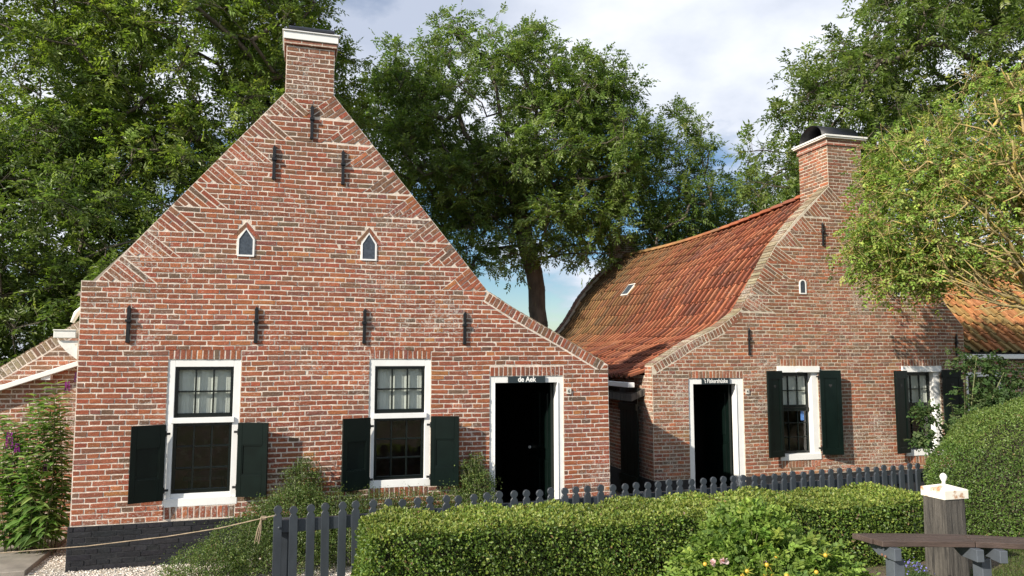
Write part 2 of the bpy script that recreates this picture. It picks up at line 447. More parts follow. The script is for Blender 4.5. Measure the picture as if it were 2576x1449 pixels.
# ------------------------------------------------------------------ ground
F0 = Vector((-1.985, 6.424)); FD = Vector((7.094, 2.681)).normalized(); FN = Vector((FD.y, -FD.x))
GZ = .08
def gh(x, y):
    t_ = (Vector((x, y)) - F0).dot(FN)
    if t_ <= .1: return GZ
    if t_ < 1.6:
        q = (t_ - .1) / 1.5; return GZ + .29 * q * q * (3 - 2 * q)
    return GZ + .29 + min(t_ - 1.6, 6) * .055
xs = sorted(set([-900, -300, -100, -40, -20] + list(np.arange(-12, 16, .35)) + [20, 40, 100, 300, 900]))
ys = sorted(set([-900, -300, -100, -40, -20] + list(np.arange(-10, 14, .35)) + [16, 20, 40, 100, 300, 900]))
V = [(x, y, gh(x, y) - .02) for y in ys for x in xs]; nx_ = len(xs)
F = [(j * nx_ + i, j * nx_ + i + 1, (j + 1) * nx_ + i + 1, (j + 1) * nx_ + i) for j in range(len(ys) - 1) for i in range(nx_ - 1)]
m, t, b = new_mat('lawn and soil')
soilc = mixc(t, ramp(t, pos_noise(t, 14, 6), .4, 0, .6, 1), (.17, .125, .085), (.10, .075, .05))
grassc = mixc(t, ramp(t, pos_noise(t, 22, 6), .4, 0, .6, 1), (.055, .08, .018), (.11, .105, .035))
t.links.new(mixc(t, ramp(t, pos_noise(t, .9, 4), .47, 0, .53, 1), soilc, grassc), b.inputs['Base Color'])
b.inputs['Roughness'].default_value = .95; bump(t, b, pos_noise(t, 60, 6), 1, .03)
g = np_mesh('ground', V, F, None, m, smooth=True, kind='structure')

# ------------------------------------------------------------------ windows, shutters and other fittings
def pane_grid(sash_mb, x0, x1, z0, z1, nx, nz, fw, bw, y0, y1):
    """outer frame fw, bars bw; returns pane rects"""
    sash_mb.box(x0, x0 + fw, y0, y1, z0, z1); sash_mb.box(x1 - fw, x1, y0, y1, z0, z1)
    sash_mb.box(x0 + fw, x1 - fw, y0, y1, z0, z0 + fw * 1.25); sash_mb.box(x0 + fw, x1 - fw, y0, y1, z1 - fw, z1)
    X0, X1, Z0, Z1 = x0 + fw, x1 - fw, z0 + fw * 1.25, z1 - fw; out = []
    cw = (X1 - X0 - (nx - 1) * bw) / nx; chh = (Z1 - Z0 - (nz - 1) * bw) / nz
    for i in range(1, nx):
        xa = X0 + i * cw + (i - 1) * bw; sash_mb.box(xa, xa + bw, y0 + .004, y1 - .004, Z0, Z1)
    for j in range(1, nz):
        za = Z0 + j * chh + (j - 1) * bw
        for i in range(nx):
            xa = X0 + i * (cw + bw); sash_mb.box(xa, xa + cw, y0 + .006, y1 - .006, za, za + bw)
    for i in range(nx):
        for j in range(nz):
            xa = X0 + i * (cw + bw); za = Z0 + j * (chh + bw); out.append((xa, xa + cw, za, za + chh))
    return out
def panes(rects, y, parent):
    for (x0, x1, z0, z1) in rects:
        a = random.uniform(-.0015, .0015)
        mb = MB(); mb.v = [(x0, y + a, z0), (x1, y - a, z0), (x1, y - a, z1), (x0, y + a, z1), (x0, y + a + .003, z0), (x1, y - a + .003, z0), (x1, y - a + .003, z1), (x0, y + a + .003, z1)]
        mb.f = [(0, 1, 2, 3), (7, 6, 5, 4), (0, 4, 5, 1), (1, 5, 6, 2), (2, 6, 7, 3), (3, 7, 4, 0)]
        mb.build('pane', MT['glass'], parent)
def curtain(x0, x1, y, z0, z1, parent):
    n = 60; V = []; F = []
    for j in range(2):
        for i in range(n + 1):
            x = x0 + (x1 - x0) * i / n
            V.append((x, y + .003 * math.sin(i * .9) + .004 * math.sin(i * .37 + 1) + (.004 * math.sin(i * 2.3) if j == 0 else 0), (z0 + .008 * math.sin(i * .5)) if j == 0 else z1))
    F = [(i, i + 1, n + 2 + i, n + 1 + i) for i in range(n)]
    return np_mesh('curtain', V, F, None, MT['curtain'], parent, smooth=True)
def window_friesian(root, x0, x1, z0, z1, su, sl, tr):
    """white box frame, 3x2 pane light above the transom, 3x3 sash below"""
    mb = MB(); y0, y1 = .008, .11
    xl, xr = su[0], su[1]; zb = sl[2]
    mb.box(x0, xl, y0, y1, z0 + .085, z1); mb.box(xr, x1, y0, y1, z0 + .085, z1)
    mb.box(xl, xr, y0, y1, su[3], z1); mb.box(xl - .02, xr + .02, y0 - .022, y1, tr[0], tr[1])
    mb.box(x0 - .003, x1 + .003, y0 - .012, y1, z0, z0 + .085)
    mb.box(xl, xr, y0 + .012, y1, z0 + .085, zb)
    win = mb.build('window', MT['white'], root, bevel=.0025)
    s1 = MB(); r1 = pane_grid(s1, xl, xr, su[2], su[3], 3, 2, .034, .017, .036, .075)
    so = s1.build('sash', MT['sash'], win, bevel=.0025); panes(r1, .058, win)
    s2 = MB(); r2 = pane_grid(s2, xl, xr, zb, tr[0], 3, 3, .034, .019, .045, .085)
    so = s2.build('sash', MT['sash'], win, bevel=.0025); panes(r2, .068, win)
    curtain(xl + .02, xr - .02, .092, su[2] + .02, su[3] - .02, win)
    return win
def window_deep(root, x0, x1, z0, z1, sx0, sx1, zs0, zs1, zm, sticker=False):
    mb = MB(); y1 = .17
    mb.box(x0, sx0, .012, y1, z0 + .09, z1 - .095); mb.box(sx1, x1, .012, y1, z0 + .09, z1 - .095)
    mb.box(x0 - .02, x1 + .02, -.03, y1, z1 - .095, z1); mb.box(x0 - .005, x1 + .005, -.015, y1, z0, z0 + .09)
    cxm = (x0 + x1) / 2
    mb.poly_prism([(cxm - .06, z1 - .09), (cxm + .06, z1 - .09), (cxm + .02, z1 - .05), (cxm - .02, z1 - .05)], FR, .03, .045)
    win = mb.build('window', MT['white'], root, bevel=.0025)
    s1 = MB(); r1 = pane_grid(s1, sx0, sx1, zm, zs1, 3, 2, .03, .014, .10, .14); s1.box(sx0, sx1, .10, .14, zs1, z1 - .095)
    s1.build('sash', MT['sash'], win, bevel=.002); panes(r1, .122, win)
    s2 = MB(); r2 = pane_grid(s2, sx0, sx1, z0 + .09, zm - .004, 3, 3, .03, .014, .112, .15)
    s2.box(sx0, sx1, .085, .1, zm - .06, zm - .004)
    s2.build('sash', MT['sash'], win, bevel=.002); panes(r2, .132, win)
    curtain(sx0 + .02, sx1 - .02, .158, zm + .03, zs1, win)
    if sticker:
        r = r2[8]; MB().box(r[0] + .05, r[0] + .11, .128, .130, r[2] + .03, r[3] - .03).build('sticker', MT['sticker'], win)
    return win
def shutter(root, hinge_x, side, z0, z1, wd, ang, heart=False, panels=None):
    """side -1 hangs to the left of the hinge, +1 to the right; ang = how far it stands off the wall"""
    sgn = side; M = Matrix.Translation((hinge_x, -.035, 0)) @ Matrix.Rotation(-sgn * ang, 4, 'Z')
    mb = MB(); T = .032; panels = panels or []
    def bx(a0, a1, y0, y1, c0, c1): mb.box(min(sgn * a0, sgn * a1), max(sgn * a0, sgn * a1), y0, y1, c0, c1)
    p0, p1, q0, q1 = panels
    bx(.004, p0, -T, 0, z0, z1); bx(p1, wd, -T, 0, z0, z1); bx(p0, p1, -T, 0, z0, q0); bx(p0, p1, -T, 0, q1, z1)
    sh = mb.build('shutter', MT['green'], root, bevel=.002); sh.matrix_basis = M
    pm = MB(); x0, x1 = min(sgn * p0, sgn * p1), max(sgn * p0, sgn * p1)
    pm.box(x0 + .012, x1 - .012, -T + .013, -.006, q0 + .012, q1 - .012)
    for (a, b_, c, d) in ((x0, x0 + .012, q0, q1), (x1 - .012, x1, q0, q1), (x0 + .012, x1 - .012, q0, q0 + .012), (x0 + .012, x1 - .012, q1 - .012, q1)):
        pm.box(a, b_, -T + .004, -.005, c, d)
    pm.build('panel', MT['green'], sh, bevel=.0015)
    if heart:
        hp = []
        for i in range(24):
            a = 2 * math.pi * i / 24; hp.append((sgn * wd / 2 + .0018 * 16 * math.sin(a) ** 3 * .9, z1 - .24 + .0018 * (13 * math.cos(a) - 5 * math.cos(2 * a) - 2 * math.cos(3 * a) - math.cos(4 * a))))
        MB().poly_prism(hp, FR, T - .012, T - .009).build('heart', MT['ink'], sh)
    for z in (z0 + .1, z1 - .1):
        hb = MB(); hb.box(min(-sgn * .045, sgn * .035), max(-sgn * .045, sgn * .035), -.012, .004, z - .012, z + .012)
        hb.tube([(0, -.006, z - .03), (0, -.006, z + .03)], .011, 8)
        hb.build('hinge', MT['iron'], sh)
    return sh
def anchor(root, x, z0, z1, wd=.044):
    mb = MB(); lean = random.uniform(-.004, .004)
    def f(a, b_, o): return (x + a + lean * (b_ - z0) / .4, -(o + .008 * (b_ - z0) / (z1 - z0)), b_)
    h = wd / 2
    mb.poly_prism([(-h, z0), (h, z0), (h * .8, z0 + .05), (h * .8, z1 - .05), (h * 1.1, z1 - .045), (0, z1), (-h * 1.1, z1 - .045), (-h * .8, z1 - .05), (-h * .8, z0 + .05)], f, .004, .030)
    zc = z0 + (z1 - z0) * .58
    mb.box(x - h * 1.25, x + h * 1.25, -.052, -.002, zc - .014, zc + .014)
    mb.poly_prism([(-h * .7, zc + .014), (h * .7, zc + .014), (h * .5, zc + .035), (-h * .5, zc + .035)], f, .02, .045)
    return mb.build('wall_anchor', MT['iron'], root, bevel=.002)
def pointed_slit(root, x0, x1, z0, zs, z1, arch=False):
    xm = (x0 + x1) / 2
    if arch:
        out = [(x0, z0), (x1, z0)] + [(xm + (x1 - xm) * math.cos(a), zs + (z1 - zs) * math.sin(a)) for a in [math.pi * i / 10 for i in range(11)]]
    else: out = [(x0, z0), (x1, z0), (x1, zs), (xm, z1), (x0, zs)]
    cz = (z0 + z1) / 2; fw = .018
    inn = [(xm + (p[0] - xm) * (1 - fw / (x1 - xm)), cz + (p[1] - cz) * (1 - fw / (z1 - cz))) for p in out]
    mb = MB(); n = len(out)
    for y in (-.014, .05):
        for p in out: mb.v.append((p[0], y, p[1]))
        for p in inn: mb.v.append((p[0], y, p[1]))
    for i in range(n):
        j = (i + 1) % n
        mb.f += [(i, j, n + j, n + i), (2 * n + j, 2 * n + i, 3 * n + i, 3 * n + j), (j, i, 2 * n + i, 2 * n + j), (n + i, n + j, 3 * n + j, 3 * n + i)]
    fo = mb.build('attic_window', MT['white'], root)
    MB().poly_prism(inn, FR, .0075, -.01).build('pane', MT['lead'], fo)
    if not arch:
        for sg in (-1, 1):   # steep brick hood
            a = Vector((xm, z1 + .006)); c = Vector((xm + sg * (x1 - xm + .012), zs + .004)); e = (c - a); nn = Vector((-e.y, e.x)).normalized() * .05
            if nn.y < 0: nn = -nn
            yield_poly.append([(a.x, a.y), (c.x, c.y), (c.x + nn.x, c.y + nn.y), (a.x + (0), a.y + .068)])
    return fo, out
yield_poly = []

# ------------------------------------------------------------------ clay tile roofs
TPX = [0, .035, .11, .20, .32, .46, .62, .82, 1.0]
TPY = [-.75, .70, 1.05, .90, .35, -.45, -.90, -1.0, -.85]
def tprof(f, amp): return amp * float(np.interp(f, TPX, TPY))
def tile_roof(root, parent, prof, d0, ncol, pitch, gauge, axis, pal, sag=0, limit=300, name='tile', grime_shade=1.0, amp=.030, lap=.05, skip=None):
    """prof: list (a,b) slope profile from eave to ridge; axis(a,b,d) -> local xyz; columns run along d"""
    P = [Vector(p) for p in prof]; cum = [0]
    for p, q in zip(P[:-1], P[1:]): cum.append(cum[-1] + (q - p).length)
    T = cum[-1]
    def at(s):
        if s >= T: e = (P[-1] - P[-2]).normalized(); return P[-1] + e * (s - T)
        for i in range(len(P) - 1):
            if s <= cum[i + 1]: f = (s - cum[i]) / (cum[i + 1] - cum[i]); return P[i].lerp(P[i + 1], f)
    nrow = int(T / gauge) + 1; NA = 9; items = []
    for r in range(nrow):
        s0 = r * gauge; s1 = min(s0 + gauge + lap, T + .02)
        if s1 - s0 < .08: continue
        a = at(s0); b_ = at(s1); e = (b_ - a).normalized(); nn = Vector((-e.y, e.x))
        if nn.y < 0: nn = -nn
        for c in range(ncol):
            if skip and skip(r, c): continue
            dd = d0 + c * pitch + random.uniform(-.004, .004); tz = random.uniform(-.004, .005); sk = random.uniform(-.008, .008)
            V = []
            frac = c / max(1, ncol - 1); sg_ = -sag * math.sin(math.pi * frac) * min(1, s0 / T + .1) + .018 * math.sin(dd * 1.7 + s0 * 1.3) + .01 * math.sin(dd * 3.1 + s0 * 2.7)
            for k, (pt, lift) in enumerate(((a, .034 + tz), (b_, .002))):
                for i in range(NA):
                    f = TPX[i]; ph = 0
                    h = tprof(f, amp)
                    q = pt + nn * (h + lift); V.append(axis(q.x, q.y + sg_, dd + f * (pitch * 1.07) + sk * (1 - k)))
            for i in range(NA):
                f = TPX[i]; ph = 0; h = tprof(f, amp)
                q = a + nn * (h + .024 + tz - .014) + e * .001; V.append(axis(q.x, q.y + sg_, dd + f * (pitch * 1.07) + sk))
            F = [(i, i + 1, NA + i + 1, NA + i) for i in range(NA - 1)] + [(2 * NA + i, 2 * NA + i + 1, i + 1, i) for i in range(NA - 1)]
            c_ = np.array(pal(frac, s0 / T)); g_ = np.array([.22, .45, .95, 1.05, 1, .95, .85, .70, .30]) ** grime_shade; tv_ = np.concatenate([g_ * .75, g_, g_ * .25])[:, None] * c_[None]  # seam grime plus the shade under overlapping edges and lips, baked into tile tint
            items.append((V, F, tv_, V[NA // 2]))
    Mw = root.matrix_basis; scr = []
    for it in items:
        c = Mw @ Vector(it[3]); vis = abs(c.x / c.y) < .7; scr.append(1 / c.y ** 2 if vis else 0)
    solo = set(sorted(range(len(items)), key=lambda i: -scr[i])[:limit])
    VV = []; FF = []; TT = []; base = 0
    for i, (V, F, tint, c) in enumerate(items):
        if i in solo and scr[i] > 0:
            o = np_mesh(name, np.array(V, np.float32) - np.array(c, np.float32), F, tint, MT['tile'], parent); o.location = c
        else:
            VV += V; FF += [tuple(x + base for x in f) for f in F]; TT += list(tint); base += len(V)
    if VV: np_mesh(name + 'work', VV, FF, np.array(TT), MT['tile'], parent, kind='stuff')

def coping(parent, pts, y0, y1, mat, pal, name='coping_brick', pitch=.058, up=.014, split=2):
    for (a, b_) in zip(pts[:-1], pts[1:]):
        a = Vector(a); b_ = Vector(b_); e = b_ - a; L = e.length; e.normalize(); n_ = Vector((-e.y, e.x))
        if n_.y < 0: n_ = -n_
        k = max(1, round(L / pitch)); w_ = L / k
        for i in range(k):
            for q in range(split):
                ya = y0 + (y1 - y0) * q / split + .004; yb = y0 + (y1 - y0) * (q + 1) / split - .004; h = up + random.uniform(-.004, .004)
                p = a + e * (w_ * i + .005); r = a + e * (w_ * (i + 1) - .005)
                mb = MB().poly_prism([(p.x - n_.x * .03, p.y - n_.y * .03), (r.x - n_.x * .03, r.y - n_.y * .03), (r.x + n_.x * h, r.y + n_.y * h), (p.x + n_.x * h, p.y + n_.y * h)], lambda c, d, o: (c, o, d), ya, yb)
                o = mb.build(name, mat, parent); c = pick(pal); at_ = o.data.color_attributes.new('tint', 'FLOAT_COLOR', 'POINT')
                at_.data.foreach_set('color', [x for _ in o.data.vertices for x in (*c, 1)])
# ------------------------------------------------------------------ HOUSE 1 (near left)
TH1 = math.atan2(.2882, .9576)
H1 = empty('brick_cottage', (-4.51, 7.74, 0), TH1, 'large red brick cottage with tall gable and seven black wall anchors, nearest on the left', 'house')
oL = [(-.02, 3.06), (.12, 3.06)]
def saw(A0, A1, n, inner_sign):
    """points up a slope; returns triangles and the saw-tooth inner line"""
    A0 = Vector(A0); A1 = Vector(A1); st = (A1 - A0) / n; al = math.atan2(abs(st.y), abs(st.x)); s_ = st.length
    tr = []; inner = []
    for k in range(n):
        A = A0 + st * k; B = A + st; Cc = Vector((A.x + inner_sign * s_ / math.cos(al), A.y))
        tr.append((A, B, Cc)); inner += [tuple(A), tuple(Cc), tuple(B)] if k == 0 else [tuple(Cc), tuple(B)]
    return tr, inner
L1, Li = saw((.12, 3.06), (1.97, 5.31), 8, 1)
R1, Ri = saw((4.40, 3.06), (2.515, 5.33), 8, -1)
# H1 gable outline (mortar body), ccw from bottom left
GAB1 = [(0, 0), (6.0, 0), (5.985, 2.16), (5.29, 2.55), (4.77, 2.83), (4.40, 3.06), (2.515, 5.33), (2.515, 5.96), (1.97, 5.96), (1.97, 5.31), (.12, 3.06), (-.02, 3.06)]
W1 = (.854, 1.59, .675, 2.232); W2 = (2.99, 3.708, .765, 2.235); D1 = (4.43, 5.378, 0, 2.025)
holes1 = [(W1[0], W1[1], W1[2], W1[3]), (W2[0], W2[1], W2[2], W2[3]), (D1[0], D1[1], .06, D1[3])]
wall1 = wall_mesh('front_wall', GAB1, holes1, .24, MT['mortar'], H1, FR)
topfn = lambda x, y: PALTOP if y > 5.25 or (y > 2.95 and random.random() < min(.50, .08 + (y - 3) * .15)) or (x < .4 and y > 2.6 and random.random() < .4) else PAL1
B1 = Bricks(FR, topfn)
main1 = [(.0, .53), (5.995, .53), (5.985, 2.16)]
cop = [(4.42, 3.045), (4.77, 2.83), (5.29, 2.55), (5.93, 2.19)]
def offs(pts, d):
    out = []
    for i, p in enumerate(pts):
        a = Vector(pts[max(0, i - 1)]); b_ = Vector(pts[min(len(pts) - 1, i + 1)]); e = (b_ - a).normalized(); out.append((p[0] - e.y * d, p[1] + e.x * d))
    return out
copin = offs(cop, -.128)
main1 += [(5.93, 2.16)] + copin[::-1] + [(4.38, 3.0601)]
main1 += [p for p in Ri[1:]] + [(2.515, 5.96), (1.97, 5.96)] + [p for p in Li[::-1]] + [(-.02, 3.06)]
slit_poly1 = []
pointed = []
for (a, b_, c, d, e) in ((1.507, 1.688, 3.378, 3.575, 3.70), (2.866, 3.046, 3.382, 3.58, 3.712)):
    fo, o_ = pointed_slit(H1, a, b_, c, d, e); pointed.append((a - .006, b_ + .006, c, e + .02))
sold = [(W1[0] - .0, W1[1], W1[3], W1[3] + .118), (W2[0], W2[1], W2[3], W2[3] + .118), (D1[0], D1[1] + .0, D1[3], D1[3] + .118),
        (W1[0] + .02, W1[1] - .02, W1[2] - .13, W1[2]), (W2[0] + .02, W2[1] - .02, W2[2] - .118, W2[2])]
exh = [holes1[0], holes1[1], (D1[0], D1[1], .06, D1[3])] + [(s_[0], s_[1], s_[2], s_[3]) for s_ in sold]
for (a, b_, c, e) in pointed: exh += [(a, b_, c - .005, c + .2), (a + .01, b_ - .01, c + .2, c + .25), (a - .035, b_ + .035, c + .215, c + .27), (a + .01, b_ - .01, c + .27, c + .34), (a + .05, b_ - .05, c + .33, c + .395)]
B1.rows(main1, exh, .53, 5.97)
for tr in L1: B1.tumble(*tr)
for tr in R1: B1.tumble(*tr)
for p in yield_poly: B1.add(p, joint=.003)
yield_poly.clear()
B1.roll(cop, .12, .057, PALTOP + PAL1)
for s_ in sold: B1.roll([(s_[0], s_[3]), (s_[1], s_[3])], s_[3] - s_[2], .057)
B1.build(wall1, H1, MT['brick'])
coping(wall1, cop, .004, .24, MT['brick'], PALCOP)
# tarred plinth
PL = MB(); PL.box(-.022, D1[0] - .002, -.006, .2, 0, .528); PL.box(D1[1] + .002, 6.02, -.006, .2, 0, .528)
plo = PL.build('plinth', MT['black_paint'], H1)
BP = Bricks(lambda a, b_, o: (a, -o * 1.1 - .006, b_), PALBLK); BP.joint = .005
BP.rows([(-.02, 0), (D1[0], 0), (D1[0], .525), (-.02, .525)], [], .02, .525, phase=.03)
BP.rows([(D1[1], 0), (6.01, 0), (6.01, .525), (D1[1], .525)], [], .02, .525, phase=.03)
MT['tar_brick'] = tinted('tarred brick', rough=.6, fine=50, bs=.5, bd=.002, spec=.22)
BP.build(plo, H1, MT['tar_brick'], name='painted_brick', limit_fn=lambda x, y: x < 2.2)
# left return wall, right return wall, back, simple roof, interior
sw = MB(); sw.box(.0, .24, .24, 8, 0, 3.0); sw.box(5.75, 5.99, .24, 8, 0, 2.1); sw.box(.24, 5.75, 7.8, 8, 0, 2.6)
def brick_proc(name, c1, c2, mort):
    m, t, b = new_mat(name); bt = N(t, 'ShaderNodeTexBrick', i_Scale=1.0)
    for k, v in (('Color1', c1), ('Color2', c2), ('Mortar', mort)): bt.inputs[k].default_value = (*v, 1)
    bt.inputs['Mortar Size'].default_value = .006; bt.inputs['Brick Width'].default_value = .234; bt.inputs['Row Height'].default_value = .0562
    g_ = N(t, 'ShaderNodeTexCoord'); mp = N(t, 'ShaderNodeMapping'); mp.inputs['Rotation'].default_value = (math.pi / 2, 0, 0)
    mp2 = N(t, 'ShaderNodeSeparateXYZ'); t.links.new(g_.outputs['Object'], mp2.inputs[0])
    cb = N(t, 'ShaderNodeCombineXYZ'); t.links.new(M_(t, 'ADD', mp2.outputs[0], mp2.outputs[1]), cb.inputs[0]); t.links.new(mp2.outputs[2], cb.inputs[1])
    t.links.new(cb.outputs[0], bt.inputs['Vector'])
    t.links.new(mixc(t, 1.0, bt.outputs['Color'], ramp(t, pos_noise(t, 40), .3, .6, .7, 1.3), 'MULTIPLY'), b.inputs['Base Color'])
    b.inputs['Roughness'].default_value = .9; return m
MT['brickproc'] = brick_proc('plain brick walling', (.33, .11, .07), (.24, .12, .08), (.5, .44, .36))
sw.build('side_wall', MT['brickproc'], H1)
rf = MB()
for pts in ([(-.12, 2.92), (.2, 2.92), (2.24, 5.35), (2.24, 5.5)], [(2.24, 5.35), (2.24, 5.5), (4.5, 2.82), (6.05, 1.96), (6.0, 1.86), (4.4, 2.72)]):
    rf.poly_prism(pts, lambda a, b_, o: (a, o, b_), .242, 8.1)
rf.build('roof', MT['slab'], H1)
def room(root, x0, x1, y0, y1, z0, z1, mat):
    mb = MB(); t_ = .05
    mb.box(x0, x1, y1, y1 + t_, z0, z1); mb.box(x0 - t_, x0, y0, y1, z0, z1); mb.box(x1, x1 + t_, y0, y1, z0, z1)
    mb.box(x0, x1, y0, y1, z0 - t_, z0); mb.box(x0, x1, y0, y1, z1, z1 + t_)
    return mb.build('interior', mat, root)
MT['warmroom'] = simple('brown panelled room', (.22, .11, .075), .7, .5, 2.5, .2, .002, ((.40, .30, .22), .55, 3))
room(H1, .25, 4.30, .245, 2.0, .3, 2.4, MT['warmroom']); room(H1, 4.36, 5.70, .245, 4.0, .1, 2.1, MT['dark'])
# furniture glimpsed through the lower sashes
MB().box(.95, 1.45, .8, 1.3, .82, .86).box(1.0, 1.04, .85, .89, .35, .82).box(1.36, 1.4, .85, .89, .35, .82).build('table', MT['oldwood'], H1, bevel=.004)
window_friesian(H1, *W1[:2], W1[2], W1[3], (.925, 1.518, 1.61, 2.152), (.905, 1.50, .805, 1.55), (1.55, 1.607))
window_friesian(H1, *W2[:2], W2[2], W2[3], (3.055, 3.640, 1.612, 2.152), (3.045, 3.62, .845, 1.55), (1.55, 1.607))
ANG = math.radians(19)
for hx, sd_, z0, z1 in ((.862, -1, .757, 1.545), (1.588, 1, .757, 1.547), (3.0, -1, .77, 1.57), (3.706, 1, .772, 1.57)):
    shutter(H1, hx, sd_, z0, z1, .335, ANG, panels=(.055, .28, .99, 1.31))
for x, a, b_ in ((2.277, 4.777, 5.184), (1.872, 4.273, 4.671), (2.64, 4.265, 4.678), (.449, 2.41, 2.811), (1.733, 2.413, 2.824), (2.918, 2.415, 2.825), (4.109, 2.412, 2.81)):
    anchor(H1, x, a, b_)
# door frame and open leaf
df = MB(); df.box(D1[0], 4.498, .008, .14, .1, D1[3]); df.box(5.30, D1[1], .008, .14, .1, D1[3]); df.box(4.498, 5.30, .008, .14, 1.945, D1[3])
df.box(4.486, 4.498, -.002, .008, .1, 1.945); df.box(5.30, 5.312, -.002, .008, .1, 1.945)
df.build('door_frame', MT['white'], H1, bevel=.0025)
MB().box(D1[0], D1[1], -.05, .24, .04, .1).build('doorstep', MT['slab'], H1, bevel=.004)
dl = MB().box(5.262, 5.298, .15, .98, .12, 1.93).build('door', MT['green'], H1, bevel=.002)
MB().box(5.25, 5.262, .25, .45, .25, .95).box(5.25, 5.262, .55, .88, .25, .95).box(5.25, 5.262, .25, .45, 1.1, 1.8).box(5.25, 5.262, .55, .88, 1.1, 1.8).build('panel', MT['green'], dl, bevel=.004)
MB().lathe((5.24, .93, 1.05), [(.005, -.02), (.018, -.012), (.022, 0), (.018, .012), (.005, .02)], 10).build('knob', MT['white_old'], dl)
# chimney
ch = MB(); ch.box(1.972, 2.513, .24, .50, 5.0, 5.955)
cho = ch.build('chimney', MT['mortar'], H1)
CB = Bricks(lambda a, b_, o: (1.97 - o, a, b_), PALTOP); CB.rows([(0.0, 5.3), (.5, 5.3), (.5, 5.95), (0.0, 5.95)], [], 5.3, 5.94); CB.build(cho, H1, MT['brick'], limit=60)
MB().box(1.945, 2.54, -.03, .525, 5.885, 5.94).build('brick_corbel', MT['brickproc'], cho, bevel=.004)
MB().box(1.935, 2.552, -.045, .54, 5.942, 6.03).box(1.92, 2.567, -.06, .555, 6.03, 6.045).build('chimney_cap', MT['white'], cho, bevel=.003)
tc = MB(); 
for i in range(2): tc.box(2.02 + i * .36, 2.06 + i * .36, .05, .12, 6.045, 6.085)
tc.build('spacer', MT['iron'], cho)
n = 10
for k in range(2):
    V = []; F = []
    x0 = 1.985 + k * .265
    for i in range(n + 1):
        a = math.pi * (.12 + .76 * i / n); 
        for x in (x0, x0 + .262):
            V.append((x, .24 - .30 * math.cos(a), 6.04 + .13 * math.sin(a)))
    q = len(V)
    V += [(x, y, z - .025) for x, y, z in V]
    for i in range(n): F += [(2 * i, 2 * i + 1, 2 * i + 3, 2 * i + 2), (q + 2 * i, q + 2 * i + 2, q + 2 * i + 3, q + 2 * i + 1), (2 * i, 2 * i + 2, q + 2 * i + 2, q + 2 * i), (2 * i + 1, q + 2 * i + 1, q + 2 * i + 3, 2 * i + 3)]
    F += [(0, q, q + 1, 1), (2 * n, 2 * n + 1, q + 2 * n + 1, q + 2 * n)]
    np_mesh('cover_tile', V, F, None, simple('flaking black glaze', (.02, .021, .026), .4, .3, 20, .4, .003, ((.5, .5, .5), .66, 16)) if k == 0 else bpy.data.materials['flaking black glaze'], cho)
# gutter end and bracket at the left eave
gb = MB().box(-.25, -.045, .0, .16, 2.455, 2.53).box(-.255, -.04, -.01, .17, 2.53, 2.542).build('gutter_end', MT['white_old'], H1, bevel=.004)
MB().poly_prism([(-.03, 2.43), (-.22, 2.43), (-.20, 2.39), (-.13, 2.31), (-.03, 2.23)], FR, -.04, -.09).build('gutter_bracket', MT['white_old'], H1, bevel=.003)
# lead flashing lump at the left quoin
MB().tube([(-.02, .12, 2.80), (-.07, .1, 2.72), (-.11, .1, 2.62)], [.015, .032, .02], 7).build('lead_flashing', MT['cap'], H1, smooth=True)

# ------------------------------------------------------------------ OUTBUILDING (left of house 1)
AN = empty('brick_outbuilding', tuple(Vector((-4.51, 7.74, 0)) + Matrix.Rotation(TH1, 3, 'Z') @ Vector((0, 1.50, 0))), TH1, 'low brick outbuilding with sloping brick-on-edge coping behind the purple buddleja at far left', 'outbuilding')
outA = [(-3.6, 0), (-.03, 0), (-.03, 2.935), (-3.6, .45)]
aw = wall_mesh('gable_wall', outA, [], .22, MT['mortar'], AN, FR)
BA = Bricks(FR, lambda x, y: PAL2)
BA.rows([(-3.6, 0), (-.03, 0), (-.03, 2.78), (-3.6, .295)], [], 0.02, 2.8)
BA.roll([(-3.6, .45), (-.04, 2.93)], .12, .060, PALCOP)
coping(aw, [(-3.6, .45), (-.04, 2.93)], .004, .22, MT['brick_old'], PALCOP, split=1)
BA.build(aw, AN, MT['brick_old'], limit=200)
MB().poly_prism([(-.07, 2.31), (-3.0, 1.26), (-3.0, 1.20), (-.07, 2.25)], FR, .02, .12).build('gutter', MT['white'], AN, bevel=.004)
MB().box(-.73, -.63, -.10, .0, 1.985, 2.06).build('bracket', MT['white'], AN, bevel=.003)
MB().poly_prism([(-.03, 2.78), (-3.6, .29), (-3.6, .2), (-.03, 1.6)], lambda a, b_, o: (a, o, b_), .222, 3).build('roof', MT['slab'], AN)

# ------------------------------------------------------------------ HOUSE 2 (right)
TH2 = math.atan2(.255, .967)
H2 = empty('brick_cottage', (2.01, 11.1, 0), TH2, 'smaller brown brick cottage with sweeping orange pantile roof and barrel chimney cowl', 'house')
XL = .09
gl2 = [(XL, 2.13), (.75, 2.51), (1.25, 2.74), (1.60, 2.97), (1.95, 3.50), (2.27, 4.03), (2.68, 4.50), (3.30, 5.05)]
gr2 = [(3.96, 5.05), (4.52, 4.50), (4.93, 4.03), (5.30, 3.50), (5.55, 3.12), (5.86, 2.78)]
GAB2 = [(XL, 0), (5.86, 0)] + gr2[::-1] + [(3.96, 5.86), (3.30, 5.86)] + gl2[::-1]
V1 = (2.232, 2.955, .66, 2.115); V2 = (4.575, 5.322, .655, 2.11); D2 = (.683, 1.612, 0, 1.938)
holes2 = [V1, V2, (D2[0], D2[1], .06, D2[3])]
wall2 = wall_mesh('front_wall', GAB2, holes2, .26, MT['mortar_old'], H2, FR)
pal2f = lambda x, y: PALTOP if (y > 4.9 or random.random() < max(0, .42 - abs(y - gy(x)) * .6)) else PAL2
